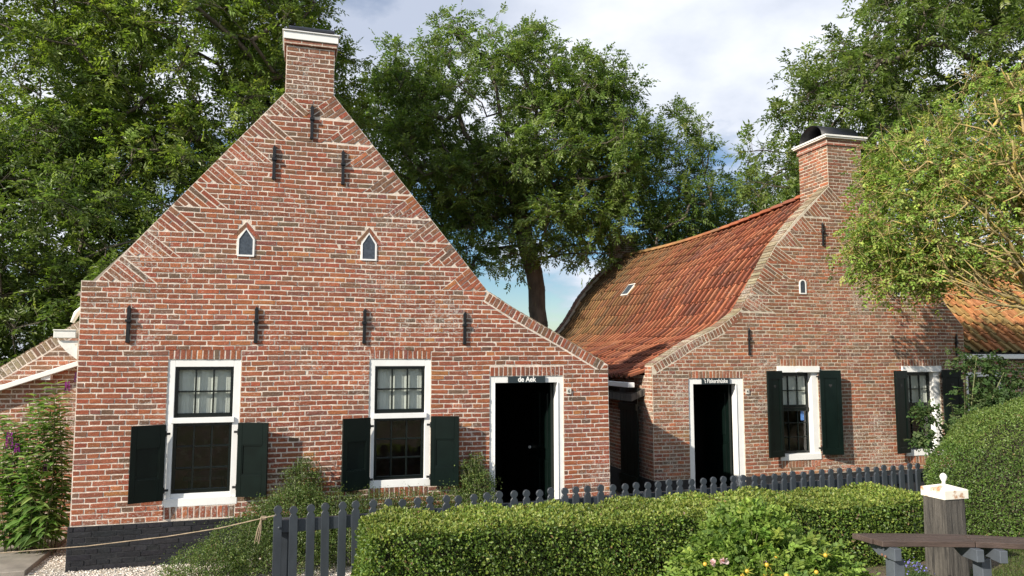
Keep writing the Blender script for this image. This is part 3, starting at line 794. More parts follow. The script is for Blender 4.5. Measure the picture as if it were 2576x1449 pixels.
def gy(x):
    pts = gl2 + gr2
    for p, q in zip(pts[:-1], pts[1:]):
        if p[0] <= x <= q[0]: return p[1] + (q[1] - p[1]) * (x - p[0]) / (q[0] - p[0])
    return 9
B2 = Bricks(FR, pal2f)
lowc = [(XL + .01, 2.135)] + gl2[1:4]
lowin = offs(lowc, -.128)
La, Lai = saw((1.60, 2.97), (2.27, 4.03), 4, 1); Lb, Lbi = saw((2.27, 4.03), (3.30, 5.05), 4, 1)
Ra, Rai = saw((5.55, 3.12), (4.93, 4.03), 4, -1); Rb, Rbi = saw((4.93, 4.03), (3.96, 5.05), 4, -1)
main2 = [(XL, .44), (5.86, .44), (5.86, 2.78), (5.56, 3.119)] + Rai[1:] + Rbi[1:] + [(3.96, 5.86), (3.30, 5.86)] + Lbi[::-1][:-1] + Lai[::-1] + lowin[::-1][1:] + [(XL, 2.0)]
nich = []
for (a, b_) in ((2.675, 2.80), (4.49, 4.615)):
    fo, o_ = pointed_slit(H2, a, b_, 3.265, 3.44, 3.50, arch=True); nich.append((a, b_))
    for i in range(9):
        an0 = math.pi * i / 9; an1 = math.pi * (i + 1) / 9; xm = (a + b_) / 2; r0, r1 = (b_ - a) / 2 + .004, (b_ - a) / 2 + .075
        B2.add([(xm + r0 * math.cos(an0), 3.435 + r0 * math.sin(an0)), (xm + r1 * math.cos(an0), 3.435 + r1 * math.sin(an0)), (xm + r1 * math.cos(an1), 3.435 + r1 * math.sin(an1)), (xm + r0 * math.cos(an1), 3.435 + r0 * math.sin(an1))], joint=.003)
sold2 = [(V1[0] - .01, V1[1] + .01, V1[3], V1[3] + .116), (V2[0] - .01, V2[1] + .01, V2[3], V2[3] + .116), (D2[0], D2[1], D2[3], D2[3] + .116), (V1[0] + .02, V1[1], V1[2] - .115, V1[2]), (V2[0] + .02, V2[1], V2[2] - .115, V2[2])]
exh2 = holes2 + sold2
for (a, b_) in nich: exh2 += [(a, b_, 3.26, 3.44), (a - .07, b_ + .07, 3.43, 3.49), (a - .04, b_ + .04, 3.47, 3.53)]
B2.rows(main2, exh2, .44, 5.87, ch=.0558)
for tr in La + Lb + Ra + Rb: B2.tumble(*tr)
B2.roll(lowc, .12, .057, PALTOP)
for s_ in sold2: B2.roll([(s_[0], s_[3]), (s_[1], s_[3])], s_[3] - s_[2], .057)
B2.build(wall2, H2, MT['brick_old'])
coping(wall2, gl2, .004, .26, MT['brick_old'], PALCOP, split=1)
PL = MB(); PL.box(XL - .008, D2[0] - .002, -.006, .2, 0, .438); PL.box(D2[1] + .002, 5.87, -.006, .2, 0, .438); PL.build('plinth', MT['black_paint'], H2)
# left side wall with its own bricks, in the alley
sw2 = MB().box(XL, XL + .25, .262, 9.3, 0, 1.98).build('side_wall', MT['mortar_old'], H2)
SB = Bricks(lambda a, b_, o: (XL - o, a, b_), PAL2)
SB.rows([(0, .44), (4.2, .44), (4.2, 1.95), (0, 1.95)], [], .44, 1.95, ch=.0558, phase=.05)
SB.rows([(0, 1.95), (.26, 1.95), (.26, 2.1), (0, 2.1)], [], 1.954, 2.09, ch=.0558, phase=.05)
SB.build(sw2, H2, MT['brick_old'], limit=220)
MB().box(XL - .012, XL, .0, 4.2, 0, .435).build('side_plinth', MT['black_paint'], H2)
MB().box(5.6, 5.85, .262, 9.3, 0, 2.6).box(.4, 5.6, 9.05, 9.3, 0, 2.6).build('side_wall', MT['brickproc'], H2)
# roof
prof = [(-.14, 1.93), (.35, 2.13), (.75, 2.32), (1.2, 2.545), (1.5, 2.72), (1.75, 2.97), (2.0, 3.32), (2.33, 3.84), (2.8, 4.37), (3.63, 5.13)]
sm = [prof[0]]
for i in range(1, len(prof)):
    for f in (.25, .5, .75, 1.0):
        p0 = prof[max(0, i - 2)]; p1 = prof[i - 1]; p2 = prof[i]; p3 = prof[min(len(prof) - 1, i + 1)]
        sm.append(tuple(.5 * ((2 * p1[k]) + (-p0[k] + p2[k]) * f + (2 * p0[k] - 5 * p1[k] + 4 * p2[k] - p3[k]) * f * f + (-p0[k] + 3 * p1[k] - 3 * p2[k] + p3[k]) * f ** 3) for k in (0, 1)))
rb = MB()
for a, b_ in zip(sm[:-1], sm[1:]): rb.poly_prism([(a[0], a[1] - .34), (b_[0], b_[1] - .34), (b_[0], b_[1] - .24), (a[0], a[1] - .24)], lambda p, q, o: (p, o, q), .262, 9.25)
for a, b_ in zip([(7.26 - p[0], p[1]) for p in sm if p[0] > 1.5][:-1], [(7.26 - p[0], p[1]) for p in sm if p[0] > 1.5][1:]): rb.poly_prism([(a[0], a[1] - .36), (b_[0], b_[1] - .36), (b_[0], b_[1] - .20), (a[0], a[1] - .20)], lambda p, q, o: (p, o, q), .262, 9.25)
roof2 = rb.build('roof', MT['oldwood'], H2)
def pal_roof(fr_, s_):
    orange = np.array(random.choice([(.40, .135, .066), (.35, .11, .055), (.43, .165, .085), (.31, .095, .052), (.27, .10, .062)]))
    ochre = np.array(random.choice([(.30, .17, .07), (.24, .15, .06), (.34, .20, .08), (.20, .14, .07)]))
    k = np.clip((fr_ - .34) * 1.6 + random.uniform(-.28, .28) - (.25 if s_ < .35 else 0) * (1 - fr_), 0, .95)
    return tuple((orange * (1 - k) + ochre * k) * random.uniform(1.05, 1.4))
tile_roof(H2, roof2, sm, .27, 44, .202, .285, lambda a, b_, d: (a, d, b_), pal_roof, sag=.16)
# ridge tiles
for i in range(23):
    d = .8 + i * .37; fr_ = (d - .27) / 8.9; sgz = -.16 * math.sin(math.pi * min(1, fr_)); mb = MB()
    prf = [(3.63 + .13 * math.cos(a), 5.125 + sgz + .085 * math.sin(a)) for a in [math.pi * k / 8 for k in range(9)]] + [(3.63 - .11 * math.cos(a), 5.115 + sgz + .065 * math.sin(a)) for a in [math.pi * k / 8 for k in range(9)]]
    mb.poly_prism(prf, lambda p, q, o: (p, o, q), d, d + .385)
    tm = mb.build('ridge_tile', MT['tile'], roof2); c = pal_roof(fr_ + .2, 1)
    a_ = tm.data.color_attributes.new('tint', 'FLOAT_COLOR', 'POINT'); a_.data.foreach_set('color', [x for _ in tm.data.vertices for x in (*[y * .8 for y in c], 1)])
# roof light
def onroof(s_, d, up=0):
    P = [Vector(p) for p in sm]; acc = 0
    for p, q in zip(P[:-1], P[1:]):
        L = (q - p).length
        if acc + L >= s_: e = (q - p).normalized(); r_ = p + e * (s_ - acc) + Vector((-e.y, e.x)) * up; return (r_.x, d, r_.y - .16 * math.sin(math.pi * (d - .27) / 8.9) * min(1, s_ / 5.2 + .1))
        acc += L
for nm, (sa, sb, da, db, u0, u1), mt in (('roof_light', (3.15, 3.50, 5.75, 6.15, -.03, .085), 'white_old'), ('glazing', (3.18, 3.47, 5.79, 6.11, .085, .09), 'lead')):
    mb = MB(); mb.v = [onroof(s_, d, u) for u in (u0, u1) for (s_, d) in ((sa, da), (sb, da), (sb, db), (sa, db))]
    mb.f = [(0, 1, 2, 3), (7, 6, 5, 4), (0, 4, 5, 1), (1, 5, 6, 2), (2, 6, 7, 3), (3, 7, 4, 0)]
    if nm == 'roof_light': rl = mb.build(nm, MT[mt], H2)
    else: mb.build(nm, MT[mt], rl)
# white gutter and fascia along the alley side
MB().box(-.20, -.09, .24, 9.0, 1.80, 1.875).build('gutter', MT['white'], H2, bevel=.006)
MB().box(-.62, -.40, 1.55, 1.63, 1.70, 1.765).build('gutter_spout', MT['white'], H2, bevel=.006)
# far gable and its chimney
fw_ = [(a, b_ + .14) for a, b_ in sm]
fg = MB().poly_prism([(-.1, 1.6)] + [(-.12, 2.05)] + fw_ + [(7.26 - a, b_) for a, b_ in fw_[::-1] if a > 1.5] + [(5.7, 1.6)], lambda p, q, o: (p, o, q), 9.12, 9.34).build('rear_gable', MT['mortar_old'], H2)
RG = Bricks(lambda a, b_, o: (a, b_, 0), PALTOP)
VV = []; FF = []; TT = []; base = 0
for a, b_ in zip(fw_[:-1], fw_[1:]):
    L = math.hypot(b_[0] - a[0], b_[1] - a[1]); k = max(1, round(L / .06))
    for i in range(k):
        p = [a[j] + (b_[j] - a[j]) * i / k for j in (0, 1)]; q = [a[j] + (b_[j] - a[j]) * (i + .85) / k for j in (0, 1)]; h = random.uniform(.015, .03)
        e = Vector((q[0] - p[0], q[1] - p[1])).normalized(); n_ = Vector((-e.y, e.x)); c = pick(PALTOP)
        P8 = [(p[0], 9.10, p[1]), (q[0], 9.10, q[1]), (q[0], 9.36, q[1]), (p[0], 9.36, p[1])]
        VV += P8 + [(x + n_.x * h, y, z + n_.y * h) for x, y, z in P8]; TT += [c] * 8
        FF += [tuple(base + x for x in f) for f in ((4, 5, 6, 7), (0, 1, 5, 4), (1, 2, 6, 5), (2, 3, 7, 6), (3, 0, 4, 7))]; base += 8
np_mesh('coping_brickwork', VV, FF, np.array(TT), MT['brick_old'], fg, kind='stuff')
c2 = MB().box(3.28, 3.98, 8.95, 9.45, 4.9, 5.62).box(3.24, 4.02, 8.91, 9.49, 5.62, 5.70).build('chimney', MT['mortar_old'], H2, bevel=.01)
for fnn, w_ in ((lambda a, b_, o: (3.28 + a, 8.95 - o, b_), .7), (lambda a, b_, o: (3.28 - o, 9.45 - a, b_), .5)):
    q = Bricks(fnn, PALTOP); q.rows([(0, 4.9), (w_, 4.9), (w_, 5.62), (0, 5.62)], [], 4.9, 5.6); q.build(c2, H2, MT['brick_old'], limit=70)
# front chimney
c1 = MB().box(3.302, 3.958, .26, .74, 4.7, 5.86).build('chimney', MT['mortar_old'], H2)
q = Bricks(lambda a, b_, o: (3.30 - o, .74 - a, b_), lambda x, y: PAL2 if random.random() < .6 else PALTOP); q.rows([(0, 4.8), (.74, 4.8), (.74, 5.74), (0, 5.74)], [], 4.8, 5.74); q.build(c1, H2, MT['brick_old'], limit=150)
MB().box(3.275, 3.985, -.025, .765, 5.75, 5.80).box(3.285, 3.975, -.015, .755, 5.80, 5.862).build('brick_corbel', MT['brickproc'], c1, bevel=.004)
MB().box(3.235, 4.025, -.065, .805, 5.862, 5.885).box(3.22, 4.04, -.08, .82, 5.885, 5.915).build('chimney_cap', MT['white_old'], c1, bevel=.003)
n = 16; V = []; F = []
for rr in (.30, .285):
    for x in (3.27, 3.99):
        for i in range(n + 1):
            a = math.pi * i / n; V.append((x, .37 - rr * math.cos(a), 5.915 + .02 + (rr * .80) * math.sin(a)))
q = n + 1
for i in range(n): F += [(i, i + 1, q + i + 1, q + i), (2 * q + i, 3 * q + i, 3 * q + i + 1, 2 * q + i + 1), (i, 2 * q + i, 2 * q + i + 1, i + 1), (q + i, q + i + 1, 3 * q + i + 1, 3 * q + i)]
np_mesh('chimney_cowl', V, F, None, MT['iron'], c1, smooth=True)
MB().box(3.29, 3.97, .09, .65, 5.912, 5.935).build('flue_plate', MT['iron'], c1)
# openings
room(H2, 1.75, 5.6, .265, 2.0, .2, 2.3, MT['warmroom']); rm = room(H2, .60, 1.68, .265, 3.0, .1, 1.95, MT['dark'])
MB().box(.70, .925, .50, .53, .1, 1.94).build('passage_wall', MT['brownwall'], H2)
df = MB(); df.box(D2[0], .768, .012, .15, .1, D2[3]); df.box(1.50, D2[1], .012, .15, .1, D2[3]); df.box(.768, 1.50, .012, .15, 1.85, D2[3]); df.box(1.488, 1.50, .0, .012, .1, 1.85)
df.build('door_frame', MT['white'], H2, bevel=.0025)
MB().box(D2[0], D2[1], -.05, .26, .04, .1).build('doorstep', MT['slab'], H2, bevel=.004)
dl = MB().box(1.455, 1.495, .17, .95, .12, 1.84).build('door', MT['green'], H2, bevel=.002)
MB().box(1.443, 1.455, .26, .50, .25, .9).box(1.443, 1.455, .26, .50, 1.05, 1.7).build('panel', MT['green'], dl, bevel=.004)
window_deep(H2, *V1, 2.29, 2.845, .75, 1.99, 1.47, sticker=True)
window_deep(H2, *V2, 4.635, 5.205, .745, 1.985, 1.47)
A2 = math.radians(16)
for hx, sd_, z0, z1 in ((2.262, -1, .728, 2.048), (2.952, 1, .735, 2.052), (4.61, -1, .715, 2.04), (5.322, 1, .72, 2.048)):
    shutter(H2, hx, sd_, z0, z1, .335, A2, heart=True, panels=(.06, .275, z0 + .09, z1 - .12))
for x, a, b_ in ((1.730, 2.293, 2.713), (3.141, 4.064, 4.444), (5.684, 2.283, 2.653)): anchor(H2, x, a, b_, .032)
# gate in the alley
gt = empty('alley_gate', tuple(Vector((2.01, 11.1, 0)) + Matrix.Rotation(TH2, 3, 'Z') @ Vector((-.03, .27, .05))), TH2 + math.radians(94), 'tall dark green board gate standing open in the alley between the two cottages', 'gate')
for i in range(5): MB().box(i * .115, i * .115 + .112, -.012, .012, .06, 1.74).build('board', MT['green'], gt, bevel=.002)
MB().box(0, .575, .012, .04, .3, .4).box(0, .575, .012, .04, 1.4, 1.5).build('ledge', MT['green'], gt)
MB().box(-.02, .08, -.03, -.012, 1.42, 1.46).build('hinge', MT['iron'], gt)

# ------------------------------------------------------------------ HOUSE 3 (far right neighbour)
H3 = empty('brick_cottage', tuple(Vector((2.01, 11.1, 0)) + Matrix.Rotation(TH2, 3, 'Z') @ Vector((5.865, .35, 0))), TH2, 'low cottage with mossy orange tiles and white gutter, behind the climbing rose', 'house')
w3 = (.35, 1.15, .95, 2.0)
wall3 = wall_mesh('front_wall', [(0, 0), (4, 0), (4, 2.3), (0, 2.3)], [w3], .24, MT['mortar_old'], H3, FR)
B3 = Bricks(FR, PAL2); B3.rows([(0, .05), (4, .05), (4, 2.28), (0, 2.28)], [w3, (w3[0], w3[1], w3[3], w3[3] + .115)], .05, 2.27)
B3.roll([(w3[0], w3[3] + .115), (w3[1], w3[3] + .115)], .115); B3.build(wall3, H3, MT['brick_old'], limit=150)
wm = MB().box(w3[0], w3[0] + .07, .01, .1, w3[2], w3[3]).box(w3[1] - .07, w3[1], .01, .1, w3[2], w3[3]).box(w3[0] + .07, w3[1] - .07, .01, .1, w3[3] - .08, w3[3]).box(w3[0] + .07, w3[1] - .07, .0, .1, w3[2], w3[2] + .08).build('window', MT['white'], H3, bevel=.003)
s1 = MB(); r1 = pane_grid(s1, w3[0] + .07, w3[1] - .07, w3[2] + .08, w3[3] - .08, 3, 3, .03, .015, .04, .08); s1.build('sash', MT['sash'], wm); panes(r1, .06, wm)
room(H3, .1, 3.8, .25, 2.5, .2, 2.2, MT['dark'])
MB().box(-.02, 4, -.16, -.05, 2.23, 2.31).build('gutter', MT['white'], H3, bevel=.006)
p3 = [(-.10, 2.34), (.6, 3.02), (1.3, 3.75), (2.0, 4.45)]
rb = MB().poly_prism([(-.1, 2.2), (2.0, 4.3), (2.0, 4.38), (-.1, 2.28)], lambda a, b_, o: (o, a, b_), 0, 4).poly_prism([(2.0, 4.3), (4, 2.3), (4, 2.4), (2.0, 4.44)], lambda a, b_, o: (o, a, b_), 0, 4).build('roof', MT['oldwood'], H3)
def pal3(f, s_):
    c = np.array(random.choice([(.46, .20, .08), (.40, .17, .075), (.36, .22, .08), (.30, .21, .085), (.50, .23, .10)])); return tuple(c * random.uniform(1.0, 1.3))
tile_roof(H3, rb, p3, .16, 18, .205, .25, lambda a, b_, d: (d, a, b_), pal3, limit=200, grime_shade=.4)
for i in range(11):
    y = -.10 + i * .19; z = 2.37 + i * .19; mb = MB(); a = np.linspace(0, math.pi, 8)
    cs = [(.09 + .115 * math.cos(x), .085 * math.sin(x)) for x in a] + [(.09 - .095 * math.cos(x), .065 * math.sin(x)) for x in a]
    mb.poly_prism(cs, lambda p, q, o, y=y, z=z: (p, y + o * .70 - q * .7, z + o * .71 + q * .71 + (.012 if o < .1 else 0)), 0, .30)
    tm = mb.build('verge_tile', MT['tile'], rb); c = pal3(0, 0)
    a_ = tm.data.color_attributes.new('tint', 'FLOAT_COLOR', 'POINT'); a_.data.foreach_set('color', [x for _ in tm.data.vertices for x in (*c, 1)])

# ------------------------------------------------------------------ signs (things of their own)
def text_mesh(s, size, name, mat, parent, loc, bold=.0):
    cu = bpy.data.curves.new('t', 'FONT'); cu.body = s; cu.size = size; cu.align_x = 'CENTER'; cu.align_y = 'CENTER'; cu.extrude = .0012; cu.offset = bold
    to = bpy.data.objects.new('t', cu); COL.objects.link(to); dg = bpy.context.evaluated_depsgraph_get()
    me = bpy.data.meshes.new_from_object(to.evaluated_get(dg)); bpy.data.objects.remove(to)
    me.materials.clear(); me.materials.append(mat); o = bpy.data.objects.new(name, me); link(o, parent)
    o.location = loc; o.rotation_euler = (math.pi / 2, 0, 0); return o
def sign(root, th, x0, x1, z0, z1, y, txt, size, mats, label, cat, name, bold=.002, squash=1.0):
    c = root.matrix_basis @ Vector(((x0 + x1) / 2, y, (z0 + z1) / 2)); wd, h = (x1 - x0) / 2, (z1 - z0) / 2
    o = MB().box(-wd, wd, -.006, .006, -h, h).build(name, MT[mats[0]], None, bevel=.0012)
    o.location = c; o.rotation_euler = (0, 0, th); tag(o, label, cat)
    t_ = text_mesh(txt, size, 'lettering' if len(txt) > 1 else 'numeral', MT[mats[1]], o, (0, -.0075, 0), bold); t_.scale = (squash, 1, 1)
    return o
sign(H1, TH1, 4.655, 5.135, 1.944, 2.026, -.010, 'de Aek', .088, ('signboard', 'letter'), 'dark slate name board reading de Aek in white over the left cottage door', 'sign', 'name_sign', .0022, .9)
sign(H2, TH2, .90, 1.375, 1.848, 1.942, -.008, "'t Fiskershúske", .090, ('signboard', 'letter'), "dark name board reading 't Fiskershúske over the right cottage door", 'sign', 'name_sign', .0008, .76)
sign(H1, TH1, 5.415, 5.475, 1.800, 1.872, -.016, '6', .062, ('numtile', 'ink'), 'small cream house number tile with a black 6', 'house number', 'number_plate', .0)
sign(H2, TH2, 1.645, 1.705, 1.690, 1.766, -.016, '4', .062, ('numtile', 'ink'), 'small white house number tile with a black 4', 'house number', 'number_plate', .0)

# ------------------------------------------------------------------ paving, gravel, kerb
sl = MB(); r_ = Matrix.Rotation(TH1, 3, 'Z')
slab = MB().box(-3.4, -.37, -.03, 1.42, GZ - .02, GZ + .055).build('paving_slab', MT['slab'], None, bevel=.006)
slab.location = (-4.51, 7.74, 0); slab.rotation_euler = (0, 0, TH1); tag(slab, 'grey concrete slab on the ground below the buddleja at lower left', 'paving slab')
gb_ = MB().box(-4.5, -.02, -1.12, 1.45, GZ - .03, GZ + .004).box(-.02, 3.4, -1.12, .0, GZ - .03, GZ + .004).build('gravel_bed', MT['gravelbed'], None); gb_.location = (-4.51, 7.74, 0); gb_.rotation_euler = (0, 0, TH1); gb_['kind'] = 'structure'
def octa():
    T = np.array([(1, 0, 0), (-1, 0, 0), (0, 1, 0), (0, -1, 0), (0, 0, 1), (0, 0, -1)], float); F = np.array([(0, 2, 4), (2, 1, 4), (1, 3, 4), (3, 0, 4), (2, 0, 5), (1, 2, 5), (3, 1, 5), (0, 3, 5)]); return T, F
T, FO = octa(); n = 15000
gx = rng.uniform(-1.3, 2.9, n); gy_ = np.where(gx < -.02, rng.uniform(-1.08, 1.3, n), rng.uniform(-1.08, .0, n)) + (rng.random(n) < .0)
P = np.stack([gx, gy_, GZ + rng.uniform(.0, .014, n)], 1); c_, s_ = math.cos(TH1), math.sin(TH1)
PW = np.stack([P[:, 0] * c_ - P[:, 1] * s_ - 4.51, P[:, 0] * s_ + P[:, 1] * c_ + 7.74, P[:, 2]], 1)
keep = ~((gx < -.36) & (gy_ > -.04)); PW = PW[keep]; n = len(PW)
S = rng.uniform(.005, .013, (n, 1, 1)) * rng.uniform(.6, 1.3, (n, 6, 1)) * np.array([1, 1, .55])
ang = rng.uniform(0, 6.28, n); R = np.stack([np.stack([np.cos(ang), -np.sin(ang), 0 * ang], 1), np.stack([np.sin(ang), np.cos(ang), 0 * ang], 1), np.stack([0 * ang, 0 * ang, 1 + 0 * ang], 1)], 1)
Vg = np.einsum('nij,nkj->nki', R, T[None] * S) + PW[:, None]
cg = np.array([(.80, .75, .67), (.70, .61, .50), (.86, .83, .78), (.58, .48, .38), (.78, .72, .66)])[rng.integers(0, 5, n)]
go = np_mesh('gravel', Vg.reshape(-1, 3), (FO[None] + np.arange(n)[:, None, None] * 6).reshape(-1, 3), np.repeat(cg, 6, 0), MT['stone']); tag(go, 'pale shell gravel strip along the foot of the left cottage', 'gravel', kind='stuff')
kb = empty('brick_kerb', (-4.51, 7.74, 0), TH1, 'row of yellowish paving bricks edging the gravel behind the picket fence', 'kerb')
cp = [(.42, .31, .18), (.36, .26, .16), (.46, .36, .22), (.30, .22, .15)]
for i in range(26):
    x = 1.2 + i * .115; mb = MB().box(x, x + .108, -1.20, -1.115, GZ - .03, GZ + .018 + random.uniform(0, .005)); o = mb.build('brick', MT['paver'], kb, bevel=.004)
    a_ = o.data.color_attributes.new('tint', 'FLOAT_COLOR', 'POINT'); c = random.choice(cp); a_.data.foreach_set('color', [x for _ in o.data.vertices for x in (*c, 1)])

# ------------------------------------------------------------------ picket fence
fa = math.atan2(FD.y, FD.x)
fe = empty('picket_fence', (F0.x, F0.y, GZ), fa, 'slate blue wooden picket fence with round-headed pickets behind the clipped hedge', 'fence')
def picket_mesh():
    mb = MB(); h = .92; w2 = .034; r = .035; zc = h - r
    pts = [(-w2, .02), (w2, .02), (w2, zc - .055), (w2 * .55, zc - .030)]
    for i in range(13):
        a = -math.pi * .30 + (math.pi * 1.60) * i / 12; pts.append((r * math.cos(a), zc + r * math.sin(a)))
    pts += [(-w2 * .55, zc - .030), (-w2, zc - .055)]
    mb.poly_prism(pts, lambda a, b_, o: (a, -o, b_), .018, .040)
    return mb
pk = picket_mesh().build('picket', MT['fence'], fe, bevel=.002)
xp = 0.0; npk = 56; sp_ = .1325
for i in range(npk):
    o = pk if i == 0 else pk.copy()
    if i: COL.objects.link(o); o.parent = fe
    o.location = (i * sp_ + random.uniform(-.003, .003), 0, random.uniform(-.010, .008)); o.rotation_euler = (random.uniform(-.012, .012), random.uniform(-.014, .014), random.uniform(-.04, .04))
for z0, z1 in ((.695, .80), (.16, .27)):
    MB().box(-.03, npk * sp_, -.018, .025, z0, z1).build('rail', MT['fence'], fe, bevel=.003)
for i in range(5): MB().box(.02 + i * 1.75, .10 + i * 1.75, .026, .10, 0, .80).build('post', MT['fence'], fe, bevel=.004)
bt_ = None
for i in range(0, npk, 7):
    mb = MB(); mb.lathe((0, 0, 0), [(.012, 0), (.011, .006), (.006, .010)], 8); o = mb.build('bolt', MT['fence'], fe); o.location = (i * sp_ + .01, -.04, .745); o.rotation_euler = (math.pi / 2, 0, 0)

# ------------------------------------------------------------------ bollard and bench
bo = empty('mooring_bollard', (3.745, 6.545, .36), math.radians(16), 'thick weathered wooden post with rust stained white cap and ball finial behind the bench', 'bollard')
mb = MB(); h = .122
for k, (z, q) in enumerate(((-.1, h * 1.03), (.3, h * 1.01), (.62, h), )): pass
ring = [(-h, -h), (h * .75, -h), (h, -h * .75), (h, h), (-h, h)]
mb.v = [(x * s_, y * s_, z) for z, s_ in ((-.15, 1.04), (.35, 1.0), (.70, .97)) for x, y in ring]
for i in range(2):
    for j in range(5): q = (j + 1) % 5; mb.f.append((i * 5 + j, i * 5 + q, i * 5 + 5 + q, i * 5 + 5 + j))
mb.f += [(4, 3, 2, 1, 0), (10, 11, 12, 13, 14)]
mb.build('post', MT['oldwood'], bo, bevel=.008)
cp_ = MB(); hc = .128
cp_.v = [(x, y, z) for (x, y, z) in ([(-hc, -hc, .690), (hc, -hc, .690), (hc, hc, .690), (-hc, hc, .690), (-hc, -hc, .768), (hc, -hc, .768), (hc, hc, .768), (-hc, hc, .768), (-.02, -.02, .80), (.02, -.02, .80), (.02, .02, .80), (-.02, .02, .80)])]
cp_.f = [(3, 2, 1, 0), (0, 1, 5, 4), (1, 2, 6, 5), (2, 3, 7, 6), (3, 0, 4, 7), (4, 5, 9, 8), (5, 6, 10, 9), (6, 7, 11, 10), (7, 4, 8, 11), (8, 9, 10, 11)]
cp_.build('cap', MT['cap'], bo, bevel=.004)
MB().lathe((0, 0, .80), [(.018, 0), (.013, .02), (.022, .035), (.029, .055), (.029, .068), (.020, .085), (.004, .094)], 16).build('finial', MT['white_old'], bo, smooth=True)

be = empty('curved_bench', (3.0, 5.7, .42), 0, 'long curved bench with dark brown planks on grey steel legs at the lower right', 'bench')
bk = [(2.62, 5.86), (3.0, 5.862), (3.46, 5.825), (3.9, 5.72), (4.5, 5.50), (5.1, 5.2)]
fk = [(2.745, 5.605), (3.05, 5.605), (3.41, 5.585), (3.73, 5.53), (4.3, 5.33), (4.85, 5.05)]
def lerp(a, b_, f): return (a[0] + (b_[0] - a[0]) * f, a[1] + (b_[1] - a[1]) * f)
for (i0, i1) in ((0, 2), (2, 5)):
    for r in range(3):
        f0, f1 = r / 3 + .008, (r + 1) / 3 - .008; pts = []
        B_ = bk[i0:i1 + 1]; F_ = fk[i0:i1 + 1]; B_ = [B_[0]] + B_[1:-1] + [lerp(B_[-1], B_[-2], .012)]; F_ = F_[:-1] + [lerp(F_[-1], F_[-2], .012)]
        row0 = [lerp(a, b_, f0) for a, b_ in zip(F_, B_)]; row1 = [lerp(a, b_, f1) for a, b_ in zip(F_, B_)]
        if i0 == 0:
            row0[0] = (row0[0][0] + random.uniform(-.015, .015), row0[0][1]); row1[0] = (row0[0][0] + (row1[0][0] - row0[0][0]), row1[0][1])
        pts = row0 + row1[::-1]
        MB().poly_prism([(p[0] - 3.0, p[1] - 5.7) for p in pts], lambda a, b_, o: (a, b_, o), .440, .482).build('plank', MT['plank'], be, bevel=.004)
for (cx_, cy_, an) in ((2.80, 5.69, math.radians(100)), (3.40, 5.66, math.radians(92)), (3.56, 5.63, math.radians(88)), (4.45, 5.3, math.radians(70))):
    M = Matrix.Translation((cx_ - 3.0, cy_ - 5.7, 0)) @ Matrix.Rotation(an, 4, 'Z')
    mb = MB().poly_prism([(-.13, .438), (.17, .438), (.17, .40), (.06, .35), (-.13, .35)], FR, -.028, .028); o = mb.build('bracket', MT['grey_steel'], be, bevel=.003); o.matrix_basis = M
    if cx_ < 3:
        for q, zq in ((.05, .41), (.09, .41)): pass
for (cx_, cy_, w_) in ((2.845, 5.66, .043), (3.49, 5.66, .038), (4.45, 5.3, .043)):
    o = MB().box(-w_, w_, -.05, .05, -.05, .351).build('leg', MT['grey_steel'], be, bevel=.004); o.location = (cx_ - 3.0, cy_ - 5.7, 0); o.rotation_euler = (0, 0, .15)
MT['rust'] = simple('rusty bolt', (.20, .10, .06), .7, .3, 40, .4, .002)
for q in range(4):
    o = MB().lathe((0, 0, 0), [(.010, 0), (.010, .004), (.005, .008)], 8).build('bolt', MT['rust'] if q < 2 else MT['grey_steel'], be)
    z, yy = ((.365, .0), (.365, -.05), (.415, .02), (.415, -.03))[q]; o.location = (2.768 - 3.0 + .17 * (-.0) , 5.69 - 5.7 + yy, z); o.rotation_euler = (0, -math.pi / 2, .17)

# rope
pts = [Vector((-1.985, 6.38, .93)), Vector((-2.10, 6.45, .895)), Vector((-2.55, 6.62, .77)), Vector((-3.1, 6.80, .655)), Vector((-3.9, 6.95, .535)), Vector((-4.8, 7.0, .455)), Vector((-5.7, 6.95, .45)), Vector((-6.6, 6.85, .5))]
fine = []
for i in range(len(pts) - 1):
    for k in range(10): fine.append(pts[i].lerp(pts[i + 1], k / 10))
rp_ = empty('rope', (-1.985, 6.38, .93), 0, 'thin hemp rope tied to the first fence picket and strung low past the black plinth', 'rope')
MB().tube([tuple(p - pts[0]) for p in fine], [.0045 + .0008 * math.sin(i * 2.0) for i in range(len(fine))], 6).build('strand', MT['rope'], rp_, smooth=True)
mb = MB()
for i in range(9):
    a = i * .7; k0 = pts[1] - pts[0] + Vector((-.04, .02, -.01)); e = k0 + Vector((-.03 + .022 * math.cos(a), .02 * math.sin(a), -.17 - .02 * (i % 3)))
    mb.tube([tuple(k0), tuple(k0.lerp(e, .5) + Vector((.008 * math.cos(a), 0, 0))), tuple(e)], [.005, .004, .003], 4)
mb.build('tassel', MT['rope'], rp_)
mb = MB()
for i in range(4): c = pts[1] - pts[0] + Vector((-.035 + .012 * i, .015, -.006)); mb.tube([tuple(c + Vector((0, .014 * math.cos(a), .014 * math.sin(a)))) for a in np.linspace(0, 6.28, 9)], .006, 5)
mb.build('knot', MT['rope'], rp_)

